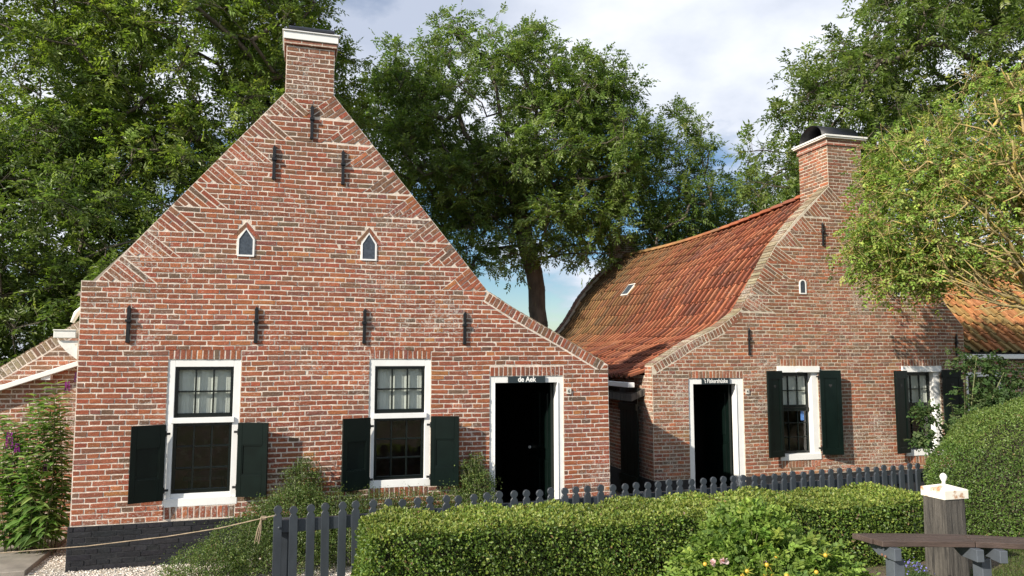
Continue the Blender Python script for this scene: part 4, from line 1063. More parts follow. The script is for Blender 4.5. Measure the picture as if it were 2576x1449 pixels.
# ------------------------------------------------------------------ foliage tools
QUAD = (np.array([(0, 0, 0), (.45, -.5, .10), (1, 0, -.06), (.45, .5, .10)], float), np.array([(0, 1, 2, 3)]))
LANCE = (np.array([(0, -.03, 0), (0, 0, -.01), (0, .03, 0), (.3, -.5, .03), (.3, 0, -.02), (.3, .5, .03), (.65, -.38, -.02), (.65, 0, -.08), (.65, .38, -.02), (1, -.02, -.22), (1, 0, -.23), (1, .02, -.22)], float),
         np.array([(0, 1, 4, 3), (1, 2, 5, 4), (3, 4, 7, 6), (4, 5, 8, 7), (6, 7, 10, 9), (7, 8, 11, 10)]))
OVAL = (np.array([(0, 0, 0), (.3, -.45, .06), (.75, -.36, .04), (1, 0, -.08), (.75, .36, .04), (.3, .45, .06)], float), np.array([(0, 1, 2, 3), (0, 3, 4, 5)]))
def unit(a): return a / np.maximum(np.linalg.norm(a, axis=-1, keepdims=True), 1e-9)
def bake(tpl, pos, d, nrm, L, W):
    T, F = tpl; d = unit(d); side = unit(np.cross(nrm, d)); nn = np.cross(d, side); L = np.asarray(L)[:, None, None] * np.ones((len(pos), 1, 1)); W = np.asarray(W)[:, None, None] * np.ones((len(pos), 1, 1))
    V = pos[:, None] + T[None, :, 0:1] * L * d[:, None] + T[None, :, 1:2] * W * side[:, None] + T[None, :, 2:3] * L * nn[:, None]
    return V.reshape(-1, 3), (F[None] + (np.arange(len(pos)) * len(T))[:, None, None]).reshape(-1, F.shape[1])
def tints(n, cols, var=.2, weights=None):
    c = np.array(cols); p = None if weights is None else np.array(weights) / sum(weights)
    return c[rng.choice(len(c), n, p=p)] * rng.uniform(1 - var, 1 + var, (n, 1)) * rng.uniform(.93, 1.07, (n, 3))
def rdir(n, up=0.):
    v = rng.normal(size=(n, 3)); v[:, 2] += up; return unit(v)
def leaf_obj(name, tpl, pos, d, nrm, L, W, tint, mat, parent, kind='stuff'):
    V, F = bake(tpl, pos, d, nrm, L, W); return np_mesh(name, V, F, np.repeat(tint, len(tpl[0]), 0), mat, parent, kind=kind)
def sprays(o, d, nl, slen, ll, lw, cols, var=.2, weights=None, droop=.25):
    """pinnate leaves: o origins, d rachis directions"""
    n = len(o); up = np.array([0, 0, 1.]); d = unit(d); side = unit(np.cross(d, up[None] + rng.normal(0, .45, (n, 3)))); nr = np.cross(side, d)
    nr = np.where(nr[:, 2:3] < 0, -nr, nr)
    base = tints(n, cols, var, weights); P = []; D = []; NN = []; TT = []; LL = []
    for k in range(nl):
        tpos = (k // 2 + 1) / ((nl + 1) // 2); sg = 1 if k % 2 else -1
        if k == nl - 1: sg = 0; tpos = 1.0
        p = o + d * (slen * tpos)[:, None] + up * (-droop * slen * tpos ** 2)[:, None]
        dd = unit(side * sg + d * (.55 if sg else 1.0) + up * (-.25) + rng.normal(0, .18, (n, 3)))
        P.append(p); D.append(dd); NN.append(unit(nr + rng.normal(0, .30, (n, 3)))); TT.append(base * rng.uniform(.85, 1.15, (n, 1))); LL.append(rng.uniform(.8, 1.15, n))
    P, D, NN, TT, LL = map(np.concatenate, (P, D, NN, TT, LL))
    return P, D, NN, LL * ll, LL * lw, TT
def edges_mesh(name, A, B_, ra, rb, sides, mat, parent, kind=None):
    A = np.asarray(A, float); B_ = np.asarray(B_, float); d = unit(B_ - A); ref = np.where(np.abs(d[:, 2:3]) > .9, np.array([[1., 0, 0]]), np.array([[0, 0, 1.]])); s_ = unit(np.cross(d, ref)); t_ = np.cross(d, s_)
    an = np.arange(sides) * 2 * math.pi / sides; ring = np.cos(an)[None, :, None] * s_[:, None] + np.sin(an)[None, :, None] * t_[:, None]
    ext = (np.asarray(ra) * .35)[:, None] * d
    V = np.concatenate([(A - ext)[:, None] + ring * np.asarray(ra)[:, None, None], (B_ + ext)[:, None] + ring * np.asarray(rb)[:, None, None]], 1)
    n = len(A); j = np.arange(sides); q = (j + 1) % sides; F = np.stack([j, q, sides + q, sides + j], 1)
    return np_mesh(name, V.reshape(-1, 3), (F[None] + (np.arange(n) * 2 * sides)[:, None, None]).reshape(-1, 4), None, mat, parent, smooth=True, kind=kind)
def in_ell(n, c, r, shell=.0):
    v = rdir(n); rad = rng.random(n) ** (1 / 3.) * (1 - shell) + shell if shell else rng.random(n) ** (1 / 3.); rad = np.clip(rad, 0, 1)
    return np.array(c) + v * rad[:, None] * np.array(r)
def far(p, k): return (p[0] * k, p[1] * k, EYE + (p[2] - EYE) * k if p[2] > 0 else 0)
def tree(name, label, cat, trunk, blobs, step=.55, rtip=.008, rexp=.42, cl=.45, per=22, nl=9, slen=(.18, .30), ll=.105, lw=.040, cols=None, weights=None, bark='bark', group=None, up=.35, leafmat='leaf', extra=None, thick=.045, minz=.0, shell=.25, twigs=7, tw=.55):
    root = empty(name, tuple(trunk[0]), 0, label, cat, group); O = np.array(trunk[0], float)
    nodes = []; par = []
    tp = [Vector(p) for p in trunk]
    for i in range(len(tp) - 1):
        k = max(1, int((tp[i + 1] - tp[i]).length / .4))
        for j in range(k): nodes.append(tp[i].lerp(tp[i + 1], j / k)); par.append(len(nodes) - 2)
    nodes.append(tp[-1]); par.append(len(nodes) - 2); nt = len(nodes)
    nodes = [np.array(p) for p in nodes]
    for i in range(2, nt): nodes[i] = nodes[i] + rng.normal(0, .03, 3)
    C = np.concatenate([in_ell(b_[2], b_[0], b_[1], shell) for b_ in blobs]); C = C[C[:, 2] > minz]
    top = nodes[-1]; order = np.argsort(np.linalg.norm(C - top, axis=1)); C = C[order]
    ND = np.zeros((40000, 3)); ND[:nt] = nodes; PR = list(par); DP = np.zeros(40000); 
    for i in range(nt): DP[i] = 0 if i > nt * .55 else 2.5
    cnt = nt; tips = []
    for c in C:
        dist = np.linalg.norm(ND[:cnt] - c, axis=1) + .12 * DP[:cnt]; dist[:max(1, int(nt * .35))] += 50
        j = int(np.argmin(dist)); a = ND[j].copy(); L = np.linalg.norm(c - a); k = max(1, int(L / step)); prev = j
        perp = rng.normal(0, .10, 3) * L
        for q in range(1, k + 1):
            f = q / k; p = a + (c - a) * f + perp * math.sin(math.pi * f) + rng.normal(0, .025, 3) * (f < 1) + np.array([0, 0, -.07 * L * math.sin(math.pi * f)])
            ND[cnt] = p; PR.append(prev); DP[cnt] = DP[prev] + .0 + 1.0 * 1 / k * L; prev = cnt; cnt += 1
        tips.append(prev)
    PR = np.array(PR); Wt = np.zeros(cnt); 
    for x in tips: Wt[x] += 1
    for i in range(cnt - 1, 0, -1): Wt[PR[i]] += Wt[i]
    R_ = rtip * np.maximum(Wt, 1) ** rexp
    ii = np.arange(1, cnt); pp = PR[1:]; A = ND[pp] - O; B_ = ND[ii] - O; ra = np.minimum(R_[pp], R_[ii] * 1.35); rb = R_[ii]
    big = rb > thick; isT = ii < nt
    edges_mesh('trunk', A[isT], B_[isT], np.maximum(ra[isT], rb[isT]), rb[isT], 12, MT[bark], root)
    if (~isT).any():
        s1 = (~isT) & big
        if s1.any(): edges_mesh('limbs', A[s1], B_[s1], ra[s1], rb[s1], 8, MT[bark], root, 'stuff')
        s2 = (~isT) & ~big; edges_mesh('branchwork', A[s2], B_[s2], ra[s2], rb[s2], 4, MT[bark], root, 'stuff')
    tipP = ND[tips] - O; n = len(tipP)
    # twigs
    tb = np.repeat(tipP, twigs, 0) + rng.normal(0, cl * .25, (n * twigs, 3)); te = np.repeat(tipP, twigs, 0) + rdir(n * twigs, up) * rng.uniform(.5, 1.1, (n * twigs, 1)) * cl * 1.3
    edges_mesh('twigs', np.repeat(tipP, twigs, 0), te, np.full(n * twigs, rtip * tw), np.full(n * twigs, rtip * tw * .5), 3, MT[bark], root, 'stuff')
    # leaves grow on the twigs
    ns = n * per; ti = rng.integers(0, n * twigs, ns); f = rng.uniform(.35, 1.05, (ns, 1)); base = np.repeat(tipP, twigs, 0)[ti]
    o = base + (te[ti] - base) * f + rng.normal(0, .05, (ns, 3)); dd = unit((te[ti] - base) * 1.2 + rng.normal(0, .35, (ns, 3)) + np.array([0, 0, -.05]))
    sl_ = rng.uniform(*slen, ns)
    P, D, NN, LL, WW, TT = sprays(o, dd, nl, sl_, ll, lw, cols, .2, weights)
    # gentle brightness change from clump to clump, as foliage varies
    cf = rng.uniform(.82, 1.18, (n, 1))[ti // twigs]; TT = TT * np.tile(cf, (nl, 1))
    leaf_obj('crown', QUAD, P, D, NN, LL, WW, TT, MT[leafmat], root)
    return root
ASH = [(.10, .155, .032), (.125, .185, .038), (.16, .22, .052), (.08, .125, .028), (.21, .26, .065)]
ASHW = [4, 4, 2, 3, .6]

# ------------------------------------------------------------------ trees
tree('ash_tree', 'tall ash tree in the middle whose bare trunk rises between the two cottages', 'tree',
     [far(p, 1.13) for p in [(.72, 18, 0), (.68, 18, 2.6), (.55, 18, 4.3), (.30, 18, 5.4), (.0, 18, 6.6)]],
     [(far(c, 1.13), tuple(x * 1.13 for x in r), k) for c, r, k in [((-.8, 18, 8.0), (2.9, 2.3, 2.7), 250), ((-2.1, 17.6, 6.5), (1.7, 1.6, 1.6), 80), ((1.5, 18, 7.4), (1.9, 2.0, 2.4), 130), ((.9, 17.6, 5.2), (1.9, 1.6, .9), 50), ((-1.6, 17.6, 4.7), (1.1, 1.2, .9), 26), ((-2.9, 17.8, 8.6), (.9, 1.2, 1.2), 24), ((2.5, 18, 8.3), (.8, 1, .9), 16), ((2.3, 18, 7.6), (1.1, 1.2, 1.9), 60)]],
     cols=[(.125, .19, .042), (.155, .225, .05), (.19, .26, .065), (.09, .145, .034)], weights=[3, 4, 2, 2], per=27, nl=9, cl=.43, ll=.115, lw=.045, rexp=.48, rtip=.0105)
for i, (x, y, h, lab, bl) in enumerate(((4.3, 20.5, 8.2, 'slender ash tree just right of the middle tree, above the tiled roof', [((4.6, 20.5, 7.0), (1.1, 1.2, 2.2), 90), ((4.2, 20.5, 5.2), (1.0, 1.2, 1.2), 40)]),
                                        (7.1, 21.5, 7.0, 'low airy ash tree behind the ridge of the tiled roof', [((6.7, 21.5, 6.0), (1.4, 1.2, 1.5), 80), ((8.1, 21.5, 6.3), (.9, .9, .8), 26)]))):
    tree('ash_tree', lab, 'tree', [(x, y, 0), (x + .1, y, 2.2), (x, y, h * .55)], bl, cols=ASH, weights=ASHW, per=22, nl=9, cl=.42)
tree('ash_tree', 'huge ash tree filling the sky behind the left slope of the big gable', 'tree',
     [(-5.6, 15.5, 0), (-5.5, 15.4, 3.0), (-5.0, 15.3, 4.6), (-4.8, 15.2, 6.2)],
     [((-6.9, 15, 8.9), (2.9, 2.2, 3.2), 300), ((-5.4, 16, 9.8), (1.2, 1.6, 2.6), 120), ((-9.5, 14.5, 8.3), (2.6, 2.0, 3.4), 230), ((-7.0, 14.2, 5.6), (2.3, 1.2, 1.4), 90), ((-4.15, 16.6, 7.6), (.65, .8, 1.8), 50)],
     cols=[(.13, .19, .035), (.165, .235, .042), (.20, .27, .055), (.095, .145, .03), (.25, .31, .07)], weights=[3, 4, 3, 2, 1.4], per=23, nl=9, cl=.42, ll=.108, lw=.044, rexp=.45)
tree('ash_tree', 'dark low-branched ash tree standing behind the outbuilding at the left edge', 'tree',
     [(-9.6, 13.5, 0), (-9.5, 13.4, 2.2), (-9.0, 13.3, 3.6)],
     [((-9.3, 13.2, 4.6), (2.4, 1.6, 2.2), 190), ((-7.0, 13.4, 3.3), (1.6, 1.2, 1.5), 100), ((-8.6, 12.9, 2.3), (2.4, 1.0, 1.2), 90), ((-11, 13.5, 3), (1.6, 1.6, 3), 80)],
     cols=ASH, weights=[4, 4, 2, 4, .5], per=26, nl=9, cl=.40, rexp=.45)
tree('ash_tree', 'tall ash tree reaching in from the right edge above the second cottage', 'tree',
     [(12.2, 15.5, 0), (12.0, 15.4, 3.2), (11.4, 15.3, 6.0), (10.6, 15.2, 7.6)],
     [((9.2, 15, 8.9), (2.3, 1.7, 1.9), 150), ((7.2, 15, 7.4), (1.6, 1.2, 1.6), 100), ((6.0, 15, 6.0), (1.3, .9, .9), 45), ((11, 15, 10.5), (3.2, 1.8, 1.8), 100), ((8.0, 14.8, 5.6), (1.2, .9, .7), 30), ((11.5, 15.5, 7), (1.5, 1.5, 2), 70)],
     cols=ASH, weights=[3, 4, 3, 2, 1.2], per=22, nl=9, cl=.42, rexp=.45, up=.1)
# lichen covered shrub tree at the right
YEL = [(.18, .28, .05), (.24, .34, .065), (.30, .38, .08), (.37, .38, .11), (.11, .18, .035)]
tree('lichen_shrub_tree', 'bright green shrub tree with yellow lichen covered branches before the right cottage', 'tree',
     [far(p, 1.15) for p in [(7.0, 8.9, .3), (6.9, 8.9, 1.6), (6.6, 8.95, 2.5), (6.3, 9.0, 3.2)]],
     [(far(c, 1.15), tuple(x * 1.15 for x in r), k) for c, r, k in [((5.35, 9.0, 4.1), (1.15, .7, .85), 170), ((6.1, 9.0, 4.9), (.9, .7, 1.0), 100), ((4.75, 9.0, 3.55), (.70, .55, .55), 80), ((5.2, 9.0, 3.35), (.7, .55, .32), 40), ((4.9, 9.1, 4.6), (.55, .55, .5), 40), ((6.7, 8.9, 4.5), (.8, .8, 1.0), 60)]],
     cols=YEL, weights=[4, 4, 3, 1.2, 3], per=17, nl=5, cl=.26, slen=(.07, .13), ll=.055, lw=.033, bark='bark_lichen', step=.3, rtip=.0055, rexp=.42, up=.15, leafmat='leaf_matt', thick=.02, twigs=9, tw=.7)

mb = MB(); O7 = far((7.0, 8.9, .3), 1.15)
for (tx, ty, tz, r) in ((4.6, 8.5, 3.9, .035), (4.9, 8.4, 3.2, .038), (5.3, 8.6, 4.6, .045), (5.7, 8.5, 5.3, .05), (6.0, 8.7, 5.7, .045), (5.0, 8.3, 2.95, .03), (5.5, 8.3, 3.5, .04), (6.3, 8.5, 5.0, .04), (4.35, 8.6, 3.6, .025), (5.9, 8.4, 4.4, .035), (5.2, 8.35, 4.1, .035), (6.2, 8.3, 3.9, .035), (5.6, 8.4, 5.0, .035)):
    a = Vector(far((6.6, 8.9, 2.75), 1.15)); e = Vector(far((tx, ty, tz), 1.15)); m_ = a.lerp(e, .45) + Vector((.15, -.1, -.05)); pr_ = []
    for i in range(13):
        f = i / 12; p = a * (1 - f) ** 2 + m_ * 2 * f * (1 - f) + e * f * f; p = p + Vector(rng.normal(0, .022, 3)); pr_.append(tuple(p - Vector(O7)))
    mb.tube(pr_, [r * 1.25 * (1 - .85 * i / 12) for i in range(13)], 7)
    for i in [4, 5, 6, 6, 7, 7, 8, 8, 9, 9, 10, 11]:
        p = Vector(pr_[i]); q = p + Vector((rng.uniform(-.6, -.1), rng.uniform(-.25, .2), rng.uniform(-.25, .45))); mb.tube([tuple(p), tuple(p.lerp(q, .5) + Vector(rng.normal(0, .03, 3))), tuple(q)], [r * .45, r * .3, .004], 5)
lst = [o for o in bpy.data.objects if o.name.startswith('lichen_shrub_tree')][0]
mb.build('lichen_boughs', MT['bark_lichen'], lst, smooth=True, kind='stuff')

# ------------------------------------------------------------------ clipped hedge
HEDGE = [(.12, .19, .032), (.09, .15, .026), (.17, .235, .04), (.06, .11, .02), (.24, .29, .06)]
HW = [4, 4, 2.5, 2.5, .8]
hd = empty('clipped_hedge', (-1.10, 5.78, .2), math.radians(16.2), 'long low clipped privet hedge in front of the picket fence', 'hedge')
HL, HWd = 5.35, .80
def hedge_top(x): return .70 + .012 * np.sin(x * 2.3) + .01 * np.sin(x * 5.1 + 1) - .0 * x
def pt_hedge(n):
    out = []; nn = []
    # faces: top, front, left end, right end, back
    ar = np.array([HL * HWd, HL * .75, HWd * .75, HWd * .4, HL * .35]); k = rng.multinomial(n, ar / ar.sum())
    a = rng.random(k[0]) * HL; b_ = rng.random(k[0]) * HWd; out.append(np.stack([a, b_, hedge_top(a)], 1)); nn.append(np.tile([0, 0, 1.], (k[0], 1)))
    a = rng.random(k[1]) * HL; z = rng.random(k[1]); out.append(np.stack([a, np.zeros_like(a), -.12 + z * (hedge_top(a) + .12)], 1)); nn.append(np.tile([0, -1., 0], (k[1], 1)))
    b_ = rng.random(k[2]) * HWd; z = rng.random(k[2]); out.append(np.stack([0 * b_, b_, -.12 + z * .82], 1)); nn.append(np.tile([-1., 0, 0], (k[2], 1)))
    b_ = rng.random(k[3]) * HWd; z = rng.random(k[3]); out.append(np.stack([0 * b_ + HL, b_, -.1 + z * .8], 1)); nn.append(np.tile([1., 0, 0], (k[3], 1)))
    a = rng.random(k[4]) * HL; z = rng.random(k[4]); out.append(np.stack([a, 0 * a + HWd, .2 + z * .5], 1)); nn.append(np.tile([0, 1., 0], (k[4], 1)))
    P = np.concatenate(out); Nn = np.concatenate(nn)
    # round the corners
    r = .075; cx_ = np.clip(P[:, 0], r, HL - r); cy_ = np.clip(P[:, 1], r, HWd - r); cz_ = np.minimum(P[:, 2], hedge_top(P[:, 0]) - r)
    C_ = np.stack([cx_, cy_, cz_], 1); dv = P - C_; L = np.linalg.norm(dv, axis=1, keepdims=True); sel = (L[:, 0] > r)
    P = np.where(L > r, C_ + dv / np.maximum(L, 1e-6) * r, P); Nn = np.where(sel[:, None], unit(dv), Nn)
    lump = .022 * np.sin(P[:, 0:1] * 9 + P[:, 2:3] * 7) + .018 * np.sin(P[:, 0:1] * 21 + P[:, 1:2] * 17 + P[:, 2:3] * 13)
    return P + Nn * lump, Nn
def hedge_leaves(parent, P, Nn, ll, lw, cols, wts, depth=.05, out=.75, tpl=OVAL, mat='leaf_glossy', name='foliage', yel=None):
    n = len(P); dpt = rng.exponential(depth, n) - .012; P = P - Nn * dpt[:, None] + rng.normal(0, .006, (n, 3))
    d = unit(Nn * rng.uniform(.1, 1.0, (n, 1)) + rdir(n) * .95); nr = unit(Nn * out + rdir(n) * .9 + np.array([0, 0, .25]))
    tt = tints(n, cols, .22, wts)
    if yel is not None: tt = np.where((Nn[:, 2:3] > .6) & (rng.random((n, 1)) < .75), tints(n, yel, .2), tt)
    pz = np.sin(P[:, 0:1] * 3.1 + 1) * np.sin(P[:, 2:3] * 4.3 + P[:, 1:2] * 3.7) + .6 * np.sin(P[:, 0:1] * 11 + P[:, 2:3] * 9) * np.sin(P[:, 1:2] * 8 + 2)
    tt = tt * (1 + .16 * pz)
    br = (rng.random((n, 1)) < np.clip(.02 + .10 * (pz - .7), .012, .2)); tt = np.where(br, tints(n, [(.20, .14, .07), (.14, .09, .05)], .2), tt)
    L = rng.uniform(.55, 1.4, n)
    return leaf_obj(name, tpl, P, d, nr, L * ll, L * lw, tt, MT[mat], parent)
P, Nn = pt_hedge(125000)
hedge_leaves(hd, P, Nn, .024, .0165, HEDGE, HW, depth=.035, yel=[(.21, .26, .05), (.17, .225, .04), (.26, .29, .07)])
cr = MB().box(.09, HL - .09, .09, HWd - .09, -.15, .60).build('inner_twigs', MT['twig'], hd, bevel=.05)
# big rounded topiary
dm = empty('topiary_dome', (6.12, 8.35, .25), 0, 'big rounded clipped hedge dome bulging in at the right edge', 'hedge')
n = 190000; v = rdir(n); v = v[(v[:, 2] > -.45) & (v[:, 1] < .55)]; rr = np.array([1.36, 1.25, 1.20]); e_ = 2.15
sc2 = (np.abs(v) ** e_).sum(1, keepdims=True) ** (-1 / e_); Nn = unit(np.sign(v) * np.abs(v * sc2) ** (e_ - 1) / rr); P = v * sc2 * rr + np.array([0, 0, .34])
P = P + Nn * (.02 * np.sin(P[:, 0:1] * 8 + P[:, 2:3] * 6) + .015 * np.sin(P[:, 1:2] * 17 + P[:, 2:3] * 15))
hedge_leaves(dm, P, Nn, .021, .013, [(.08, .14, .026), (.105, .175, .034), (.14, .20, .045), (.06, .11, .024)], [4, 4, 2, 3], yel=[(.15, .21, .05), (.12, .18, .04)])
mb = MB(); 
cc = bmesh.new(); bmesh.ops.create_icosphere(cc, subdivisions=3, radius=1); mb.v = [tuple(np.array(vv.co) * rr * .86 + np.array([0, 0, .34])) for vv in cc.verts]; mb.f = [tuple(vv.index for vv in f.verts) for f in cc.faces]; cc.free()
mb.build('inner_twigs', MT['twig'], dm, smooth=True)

# ------------------------------------------------------------------ blob shrubs
def blob_shrub(root, blobs, ll, lw, cols, wts, mat, dens, stems=True, depth=.06, tpl=QUAD, shoots=.0, stem_mat='stem'):
    Ps = []; Ns = []
    for (c, r, k) in blobs:
        n = int(dens * k * (r[0] * r[1] + r[1] * r[2] + r[0] * r[2]) * 4); v = rdir(n); v = v[v[:, 2] > -.35]
        lump = 1 + .10 * np.sin(v[:, 0:1] * 7 + c[0] * 5) * np.sin(v[:, 2:3] * 6 + 1) + .08 * np.sin(v[:, 1:2] * 13 + v[:, 2:3] * 11)
        Ps.append(np.array(c) + v * np.array(r) * lump); Ns.append(unit(v / np.array(r)))
    P = np.concatenate(Ps); Nn = np.concatenate(Ns); P = P + Nn * (rng.random((len(P), 1)) < .35) * rng.exponential(.030, (len(P), 1)) + .035 * np.stack([np.sin(P[:, 1] * 31 + P[:, 2] * 23), np.sin(P[:, 2] * 27 + P[:, 0] * 19), np.sin(P[:, 0] * 29 + P[:, 1] * 17)], 1); ok = P[:, 2] > GZ - root.location.z - .02
    hedge_leaves(root, P[ok], Nn[ok], ll, lw, cols, wts, depth=depth, tpl=tpl, mat=mat)
    if stems:
        A = []; B_ = []
        for (c, r, k) in blobs:
            for i in range(int(14 * k) + 4):
                v = rdir(1)[0]; v[2] = abs(v[2]); A.append(np.array([c[0] + rng.normal(0, .05), c[1], max(GZ - root.location.z, c[2] - r[2] * .9)])); B_.append(np.array(c) + v * np.array(r) * rng.uniform(.85, 1.02 + shoots))
        A = np.array(A); B_ = np.array(B_); edges_mesh('stems', A, B_, np.full(len(A), .006), np.full(len(A), .003), 4, MT[stem_mat], root, 'stuff')
COT = [(.075, .12, .026), (.10, .155, .034), (.14, .19, .05), (.05, .085, .02), (.18, .20, .06)]
cs = empty('cotoneaster', (-4.51, 7.74, 0), TH1, 'sprawling small-leaved shrub climbing the wall and spilling over gravel behind the first pickets', 'shrub')
blob_shrub(cs, [((2.28, -.16, .78), (.20, .14, .36), 1.5), ((2.2, -.30, .45), (.42, .26, .42), 1.2), ((1.75, -.55, .28), (.45, .36, .32), 1), ((1.35, -.78, .18), (.36, .30, .22), 1), ((2.6, -.38, .42), (.42, .28, .36), 1), ((3.05, -.3, .46), (.38, .22, .30), 1), ((3.45, -.30, .46), (.34, .2, .30), 1), ((3.85, -.28, .44), (.32, .2, .30), 1), ((2.1, -.72, .22), (.5, .3, .26), 1), ((2.75, -.62, .28), (.4, .25, .26), 1), ((1.9, -.42, .42), (.25, .2, .34), 1)],
           .017, .011, COT, [4, 4, 2, 3, .6], 'leaf_glossy', 9000, shoots=.22)
cs2 = empty('cotoneaster', (-4.51, 7.74, 0), TH1, 'small upright dark shrub beside the left jamb of the de Aek door', 'shrub')
blob_shrub(cs2, [((4.20, -.12, .86), (.16, .11, .24), 1.6), ((4.26, -.14, .60), (.20, .14, .34), 1.3), ((4.1, -.2, .4), (.22, .16, .3), 1)], .018, .012, COT, [3, 4, 3, 2, 1.5], 'leaf_glossy', 9000, shoots=.2)

# rose bush in front of the hedge
rb_ = empty('rose_bush', (1.95, 6.12, .3), 0, 'wild rose bush with yellow hips and pale pink blooms before the low hedge', 'bush')
RC = [(.15, .24, .045), (.19, .29, .055), (.24, .34, .07), (.11, .18, .04), (.30, .38, .08)]
bl = [((.0, 0, .32), (.50, .36, .42), 1), ((-.35, -.1, .15), (.35, .3, .34), .6), ((.42, -.05, .16), (.38, .3, .34), .6), ((.0, -.3, .05), (.55, .25, .35), .8), ((-.05, .02, .52), (.30, .22, .24), .4), ((.75, -.1, .0), (.25, .2, .25), .2)]
O_ = []; 
for c, r, k in bl: n = int(900 * k); v = rdir(n, .15); O_.append(np.array(c) + v * np.array(r) * rng.uniform(.6, 1.0, (n, 1)))
O_ = np.concatenate(O_); dd = unit(O_ - np.array([0, .1, .0]) + rng.normal(0, .35, O_.shape))
P, D, NN, LL, WW, TT = sprays(O_, dd, 7, rng.uniform(.07, .12, len(O_)), .044, .030, RC, .18, [4, 4, 3, 3, 1])
leaf_obj('foliage', OVAL, P, D, NN, LL, WW, TT, MT['leaf_matt'], rb_)
ix = rng.choice(len(O_), 160, replace=False); edges_mesh('stems', np.tile([0, .1, -.25], (160, 1)) + rng.normal(0, .08, (160, 3)) * np.array([1, 1, 0]), O_[ix], np.full(160, .006), np.full(160, .003), 4, MT['stem'], rb_, 'stuff')
hipm = MB().lathe((0, 0, 0), [(.002, -.016), (.013, -.011), (.018, 0), (.013, .012), (.005, .016)], 10)
cand = O_[(O_[:, 1] < -.20) & (O_[:, 2] > -.15)]
for i in range(46):
    c = cand[rng.integers(len(cand))] + np.array([0, -.085, .02]); o = hipm.build('rose_hip', MT['hip'], rb_, smooth=True) if i == 0 else hip0.copy()
    if i == 0:
        hip0 = o; a_ = o.data.color_attributes.new('tint', 'FLOAT_COLOR', 'POINT'); a_.data.foreach_set('color', [x for _ in o.data.vertices for x in (.55, .38, .05, 1)])
        # sepals
    else: COL.objects.link(o); o.parent = rb_
    o.location = tuple(c); o.rotation_euler = tuple(rng.uniform(-.8, .8, 3))
    sp = leaf_obj('sepals', QUAD, np.tile(c, (9, 1)), rdir(9, .3), rdir(9), rng.uniform(.04, .075, 9), np.full(9, .008), tints(9, [(.40, .36, .06), (.30, .32, .06)]), MT['leaf_matt'], rb_, kind=None) if i % 2 == 0 else None
for (x, y, z, r) in ((-.42, -.33, .40, .024), (-.34, -.34, .41, .03), (-.05, -.36, .41, .022)):
    n = 14; v = rdir(n, .6); leaf_obj('bloom', OVAL, np.tile([x, y, z], (n, 1)), v, rdir(n, 1), np.full(n, r * 1.3), np.full(n, r * 1.3), tints(n, [(.62, .40, .45), (.72, .52, .56)], .1), MT['petal'], rb_, kind=None)

# climbing rose at the far right
cr_ = empty('climbing_rose', (5.9, 10.2, .1), 0, 'loose climbing rose with arching shoots between the dome and the right-hand cottage wall', 'shrub')
bl = [((.95, .5, 1.35), (.6, .4, .48), .8), ((.3, .1, 1.05), (.3, .3, .3), .3), ((1.5, .6, 1.6), (.6, .4, .6), .6), ((-.32, -.1, 1.42), (.18, .14, .12), .08), ((-.35, -.1, 1.05), (.2, .15, .1), .08), ((.9, .6, 2.05), (.5, .25, .25), .2)]
O_ = np.concatenate([np.array(c) + rdir(int(700 * k)) * np.array(r) * rng.uniform(.3, 1, (int(700 * k), 1)) for c, r, k in bl]); dd = rdir(len(O_), -.1)
P, D, NN, LL, WW, TT = sprays(O_, dd, 7, rng.uniform(.09, .14, len(O_)), .048, .032, [(.045, .09, .025), (.06, .11, .03), (.10, .14, .05)], .2)
leaf_obj('foliage', OVAL, P, D, NN, LL, WW, TT, MT['leaf_matt'], cr_)
mb = MB()
for (x, y, z) in ((-.45, -.12, 1.46), (-.5, -.1, 1.05), (.1, .1, 1.5), (.8, .4, 2.1), (1.3, .4, 1.9), (.5, .3, 1.8), (.95, .5, 1.2)):
    mb.tube([(.6, .6, 0), (.6 + (x - .6) * .3, .5, z * .65), (.6 + (x - .6) * .75, .5 + (y - .5) * .7, z * 1.02), (x, y, z)], [.014, .010, .006, .003], 6)
mb.build('shoots', MT['stem'], cr_, smooth=True)

# buddleja at the left
bd = empty('buddleja', (-5.27, 8.45, GZ), 0, 'leafy buddleja bush with purple flower spikes against the outbuilding wall at left', 'shrub')
mb = MB(); LP = []; LD = []; LN = []; LLn = []; tips = []
for i in range(36):
    bx_, by_ = rng.uniform(-.35, .30), rng.uniform(-.22, .12); hgt = rng.uniform(.75, 1.55) + .60 * max(0, (bx_ + .35) / .65) * rng.uniform(.3, 1.05); 
    ex = bx_ + rng.uniform(-.36, .16) ; ex = min(ex, .36 if hgt < 1.2 else .30); ey = by_ + rng.uniform(-.42, .1)
    pts_ = [Vector((bx_ * .7, by_, 0)), Vector((bx_, by_, hgt * .4)), Vector(((bx_ + ex) / 2, (by_ + ey) / 2, hgt * .75)), Vector((ex, ey, hgt))]
    mb.tube([tuple(p) for p in pts_], [.006, .005, .004, .002], 5); tips.append(pts_[-1])
    nn_ = int(hgt / .058)
    for k in range(nn_):
        f = .12 + .88 * k / nn_; s_ = f * 3; j = min(2, int(s_)); p = pts_[j].lerp(pts_[j + 1], s_ - j); a = k * 1.57 + rng.uniform(-.3, .3)
        for sg in (0, math.pi):
            d = np.array([math.cos(a + sg), math.sin(a + sg), .30 - .45 * (1 - f) + rng.normal(0, .15)]); LP.append(np.array(p)); LD.append(d); LN.append(np.array([-d[0] * .3, -d[1] * .3, 1]) + rng.normal(0, .15, 3)); LLn.append(rng.uniform(.13, .25) * (1.05 - .35 * f))
mb.build('stems', MT['stem'], bd, smooth=True)
LP, LD, LN, LLn = map(np.array, (LP, LD, LN, LLn))
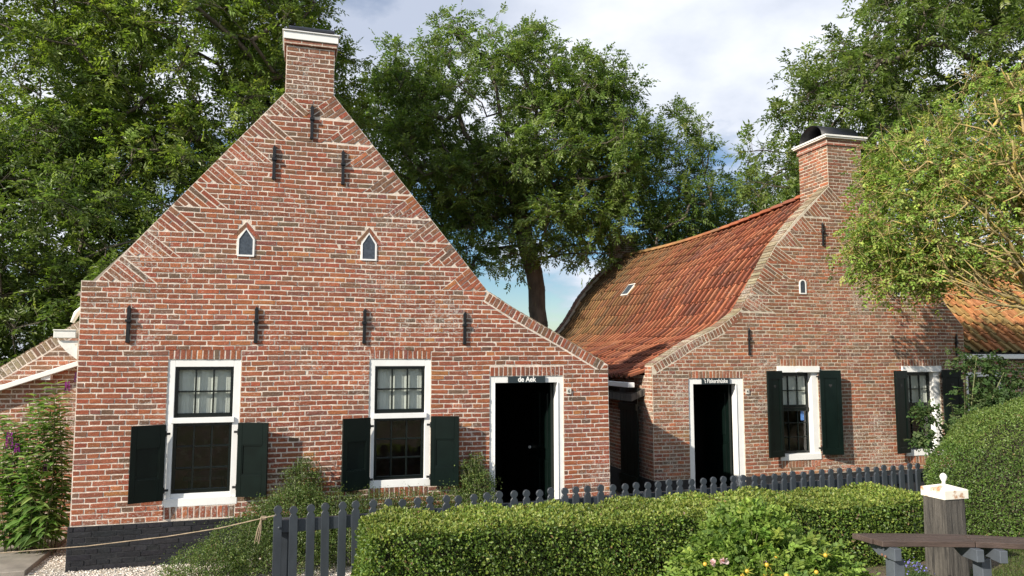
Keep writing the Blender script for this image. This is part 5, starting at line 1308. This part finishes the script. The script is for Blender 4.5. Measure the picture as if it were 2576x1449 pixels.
leaf_obj('foliage', LANCE, LP, LD, LN, LLn, LLn * .34, tints(len(LP), [(.13, .235, .05), (.18, .29, .07), (.10, .18, .045), (.23, .32, .10)], .15), MT['leaf_matt'], bd)
def spike(p, L, r, cols):
    n = 170; f = rng.random(n); a = rng.uniform(0, 6.28, n); rad = r * (1 - .55 * f) * rng.uniform(.6, 1, n)
    d = np.stack([np.cos(a), np.sin(a), .3 + 0 * a], 1); P = np.array(p) + np.stack([np.cos(a) * rad, np.sin(a) * rad, (f - .5) * L], 1)
    return leaf_obj('flower_spike', OVAL, P, d, rdir(n), np.full(n, .014), np.full(n, .014), tints(n, cols, .25), MT['petal'], bd, kind=None)
PUR = [(.30, .045, .33), (.40, .08, .42), (.22, .03, .28)]
spike((-.15, -.36, 1.28), .17, .036, PUR); spike((.30, -.12, 1.84), .12, .026, PUR); spike((.36, -.05, 1.95), .10, .02, [(.16, .05, .2)]); spike((-.06, -.36, 1.20), .09, .02, PUR); spike((-.32, -.3, 1.15), .09, .016, [(.16, .05, .16)]); spike((.22, -.30, .98), .07, .015, [(.14, .05, .14)])

# small purple flowers by the bollard, grass
fl = empty('lobelia', (3.46, 6.55, .36), 0, 'small tuft of violet blue flowers at the foot of the wooden post', 'flowers')
n = 90; P = rng.normal(0, 1, (n, 3)) * np.array([.05, .04, .025]) + np.array([0, 0, .10]); leaf_obj('blooms', OVAL, P, rdir(n, .5), rdir(n, 1), np.full(n, .014), np.full(n, .012), tints(n, [(.18, .16, .60), (.28, .25, .70)], .15), MT['petal'], fl)
n = 160; P = rng.normal(0, 1, (n, 3)) * np.array([.06, .05, .0]); leaf_obj('leaves', QUAD, P, rdir(n, 1.6), rdir(n), rng.uniform(.05, .11, n), np.full(n, .006), tints(n, [(.06, .11, .03)]), MT['leaf_matt'], fl)
n = 60000; gx = rng.uniform(2.2, 6.5, n); gy_ = rng.uniform(5.6, 7.9, n)
msk = np.array([noise.noise(Vector((x * 1.1, y * 1.1, 3))) > -.05 for x, y in zip(gx, gy_)]); msk &= ((gx > 3.5) | (rng.random(n) < .15)); gx, gy_ = gx[msk], gy_[msk]; n = len(gx)
P = np.stack([gx, gy_, [gh(x, y) - .02 for x, y in zip(gx, gy_)]], 1)
go = leaf_obj('grass', QUAD, P, rdir(n, 2.0), rdir(n), rng.uniform(.02, .05, n), np.full(n, .005), tints(n, [(.07, .11, .025), (.11, .13, .04), (.05, .08, .02)], .25), MT['leaf_matt'], None); tag(go, 'short thin grass on the ground under the bench', 'grass', kind='stuff')
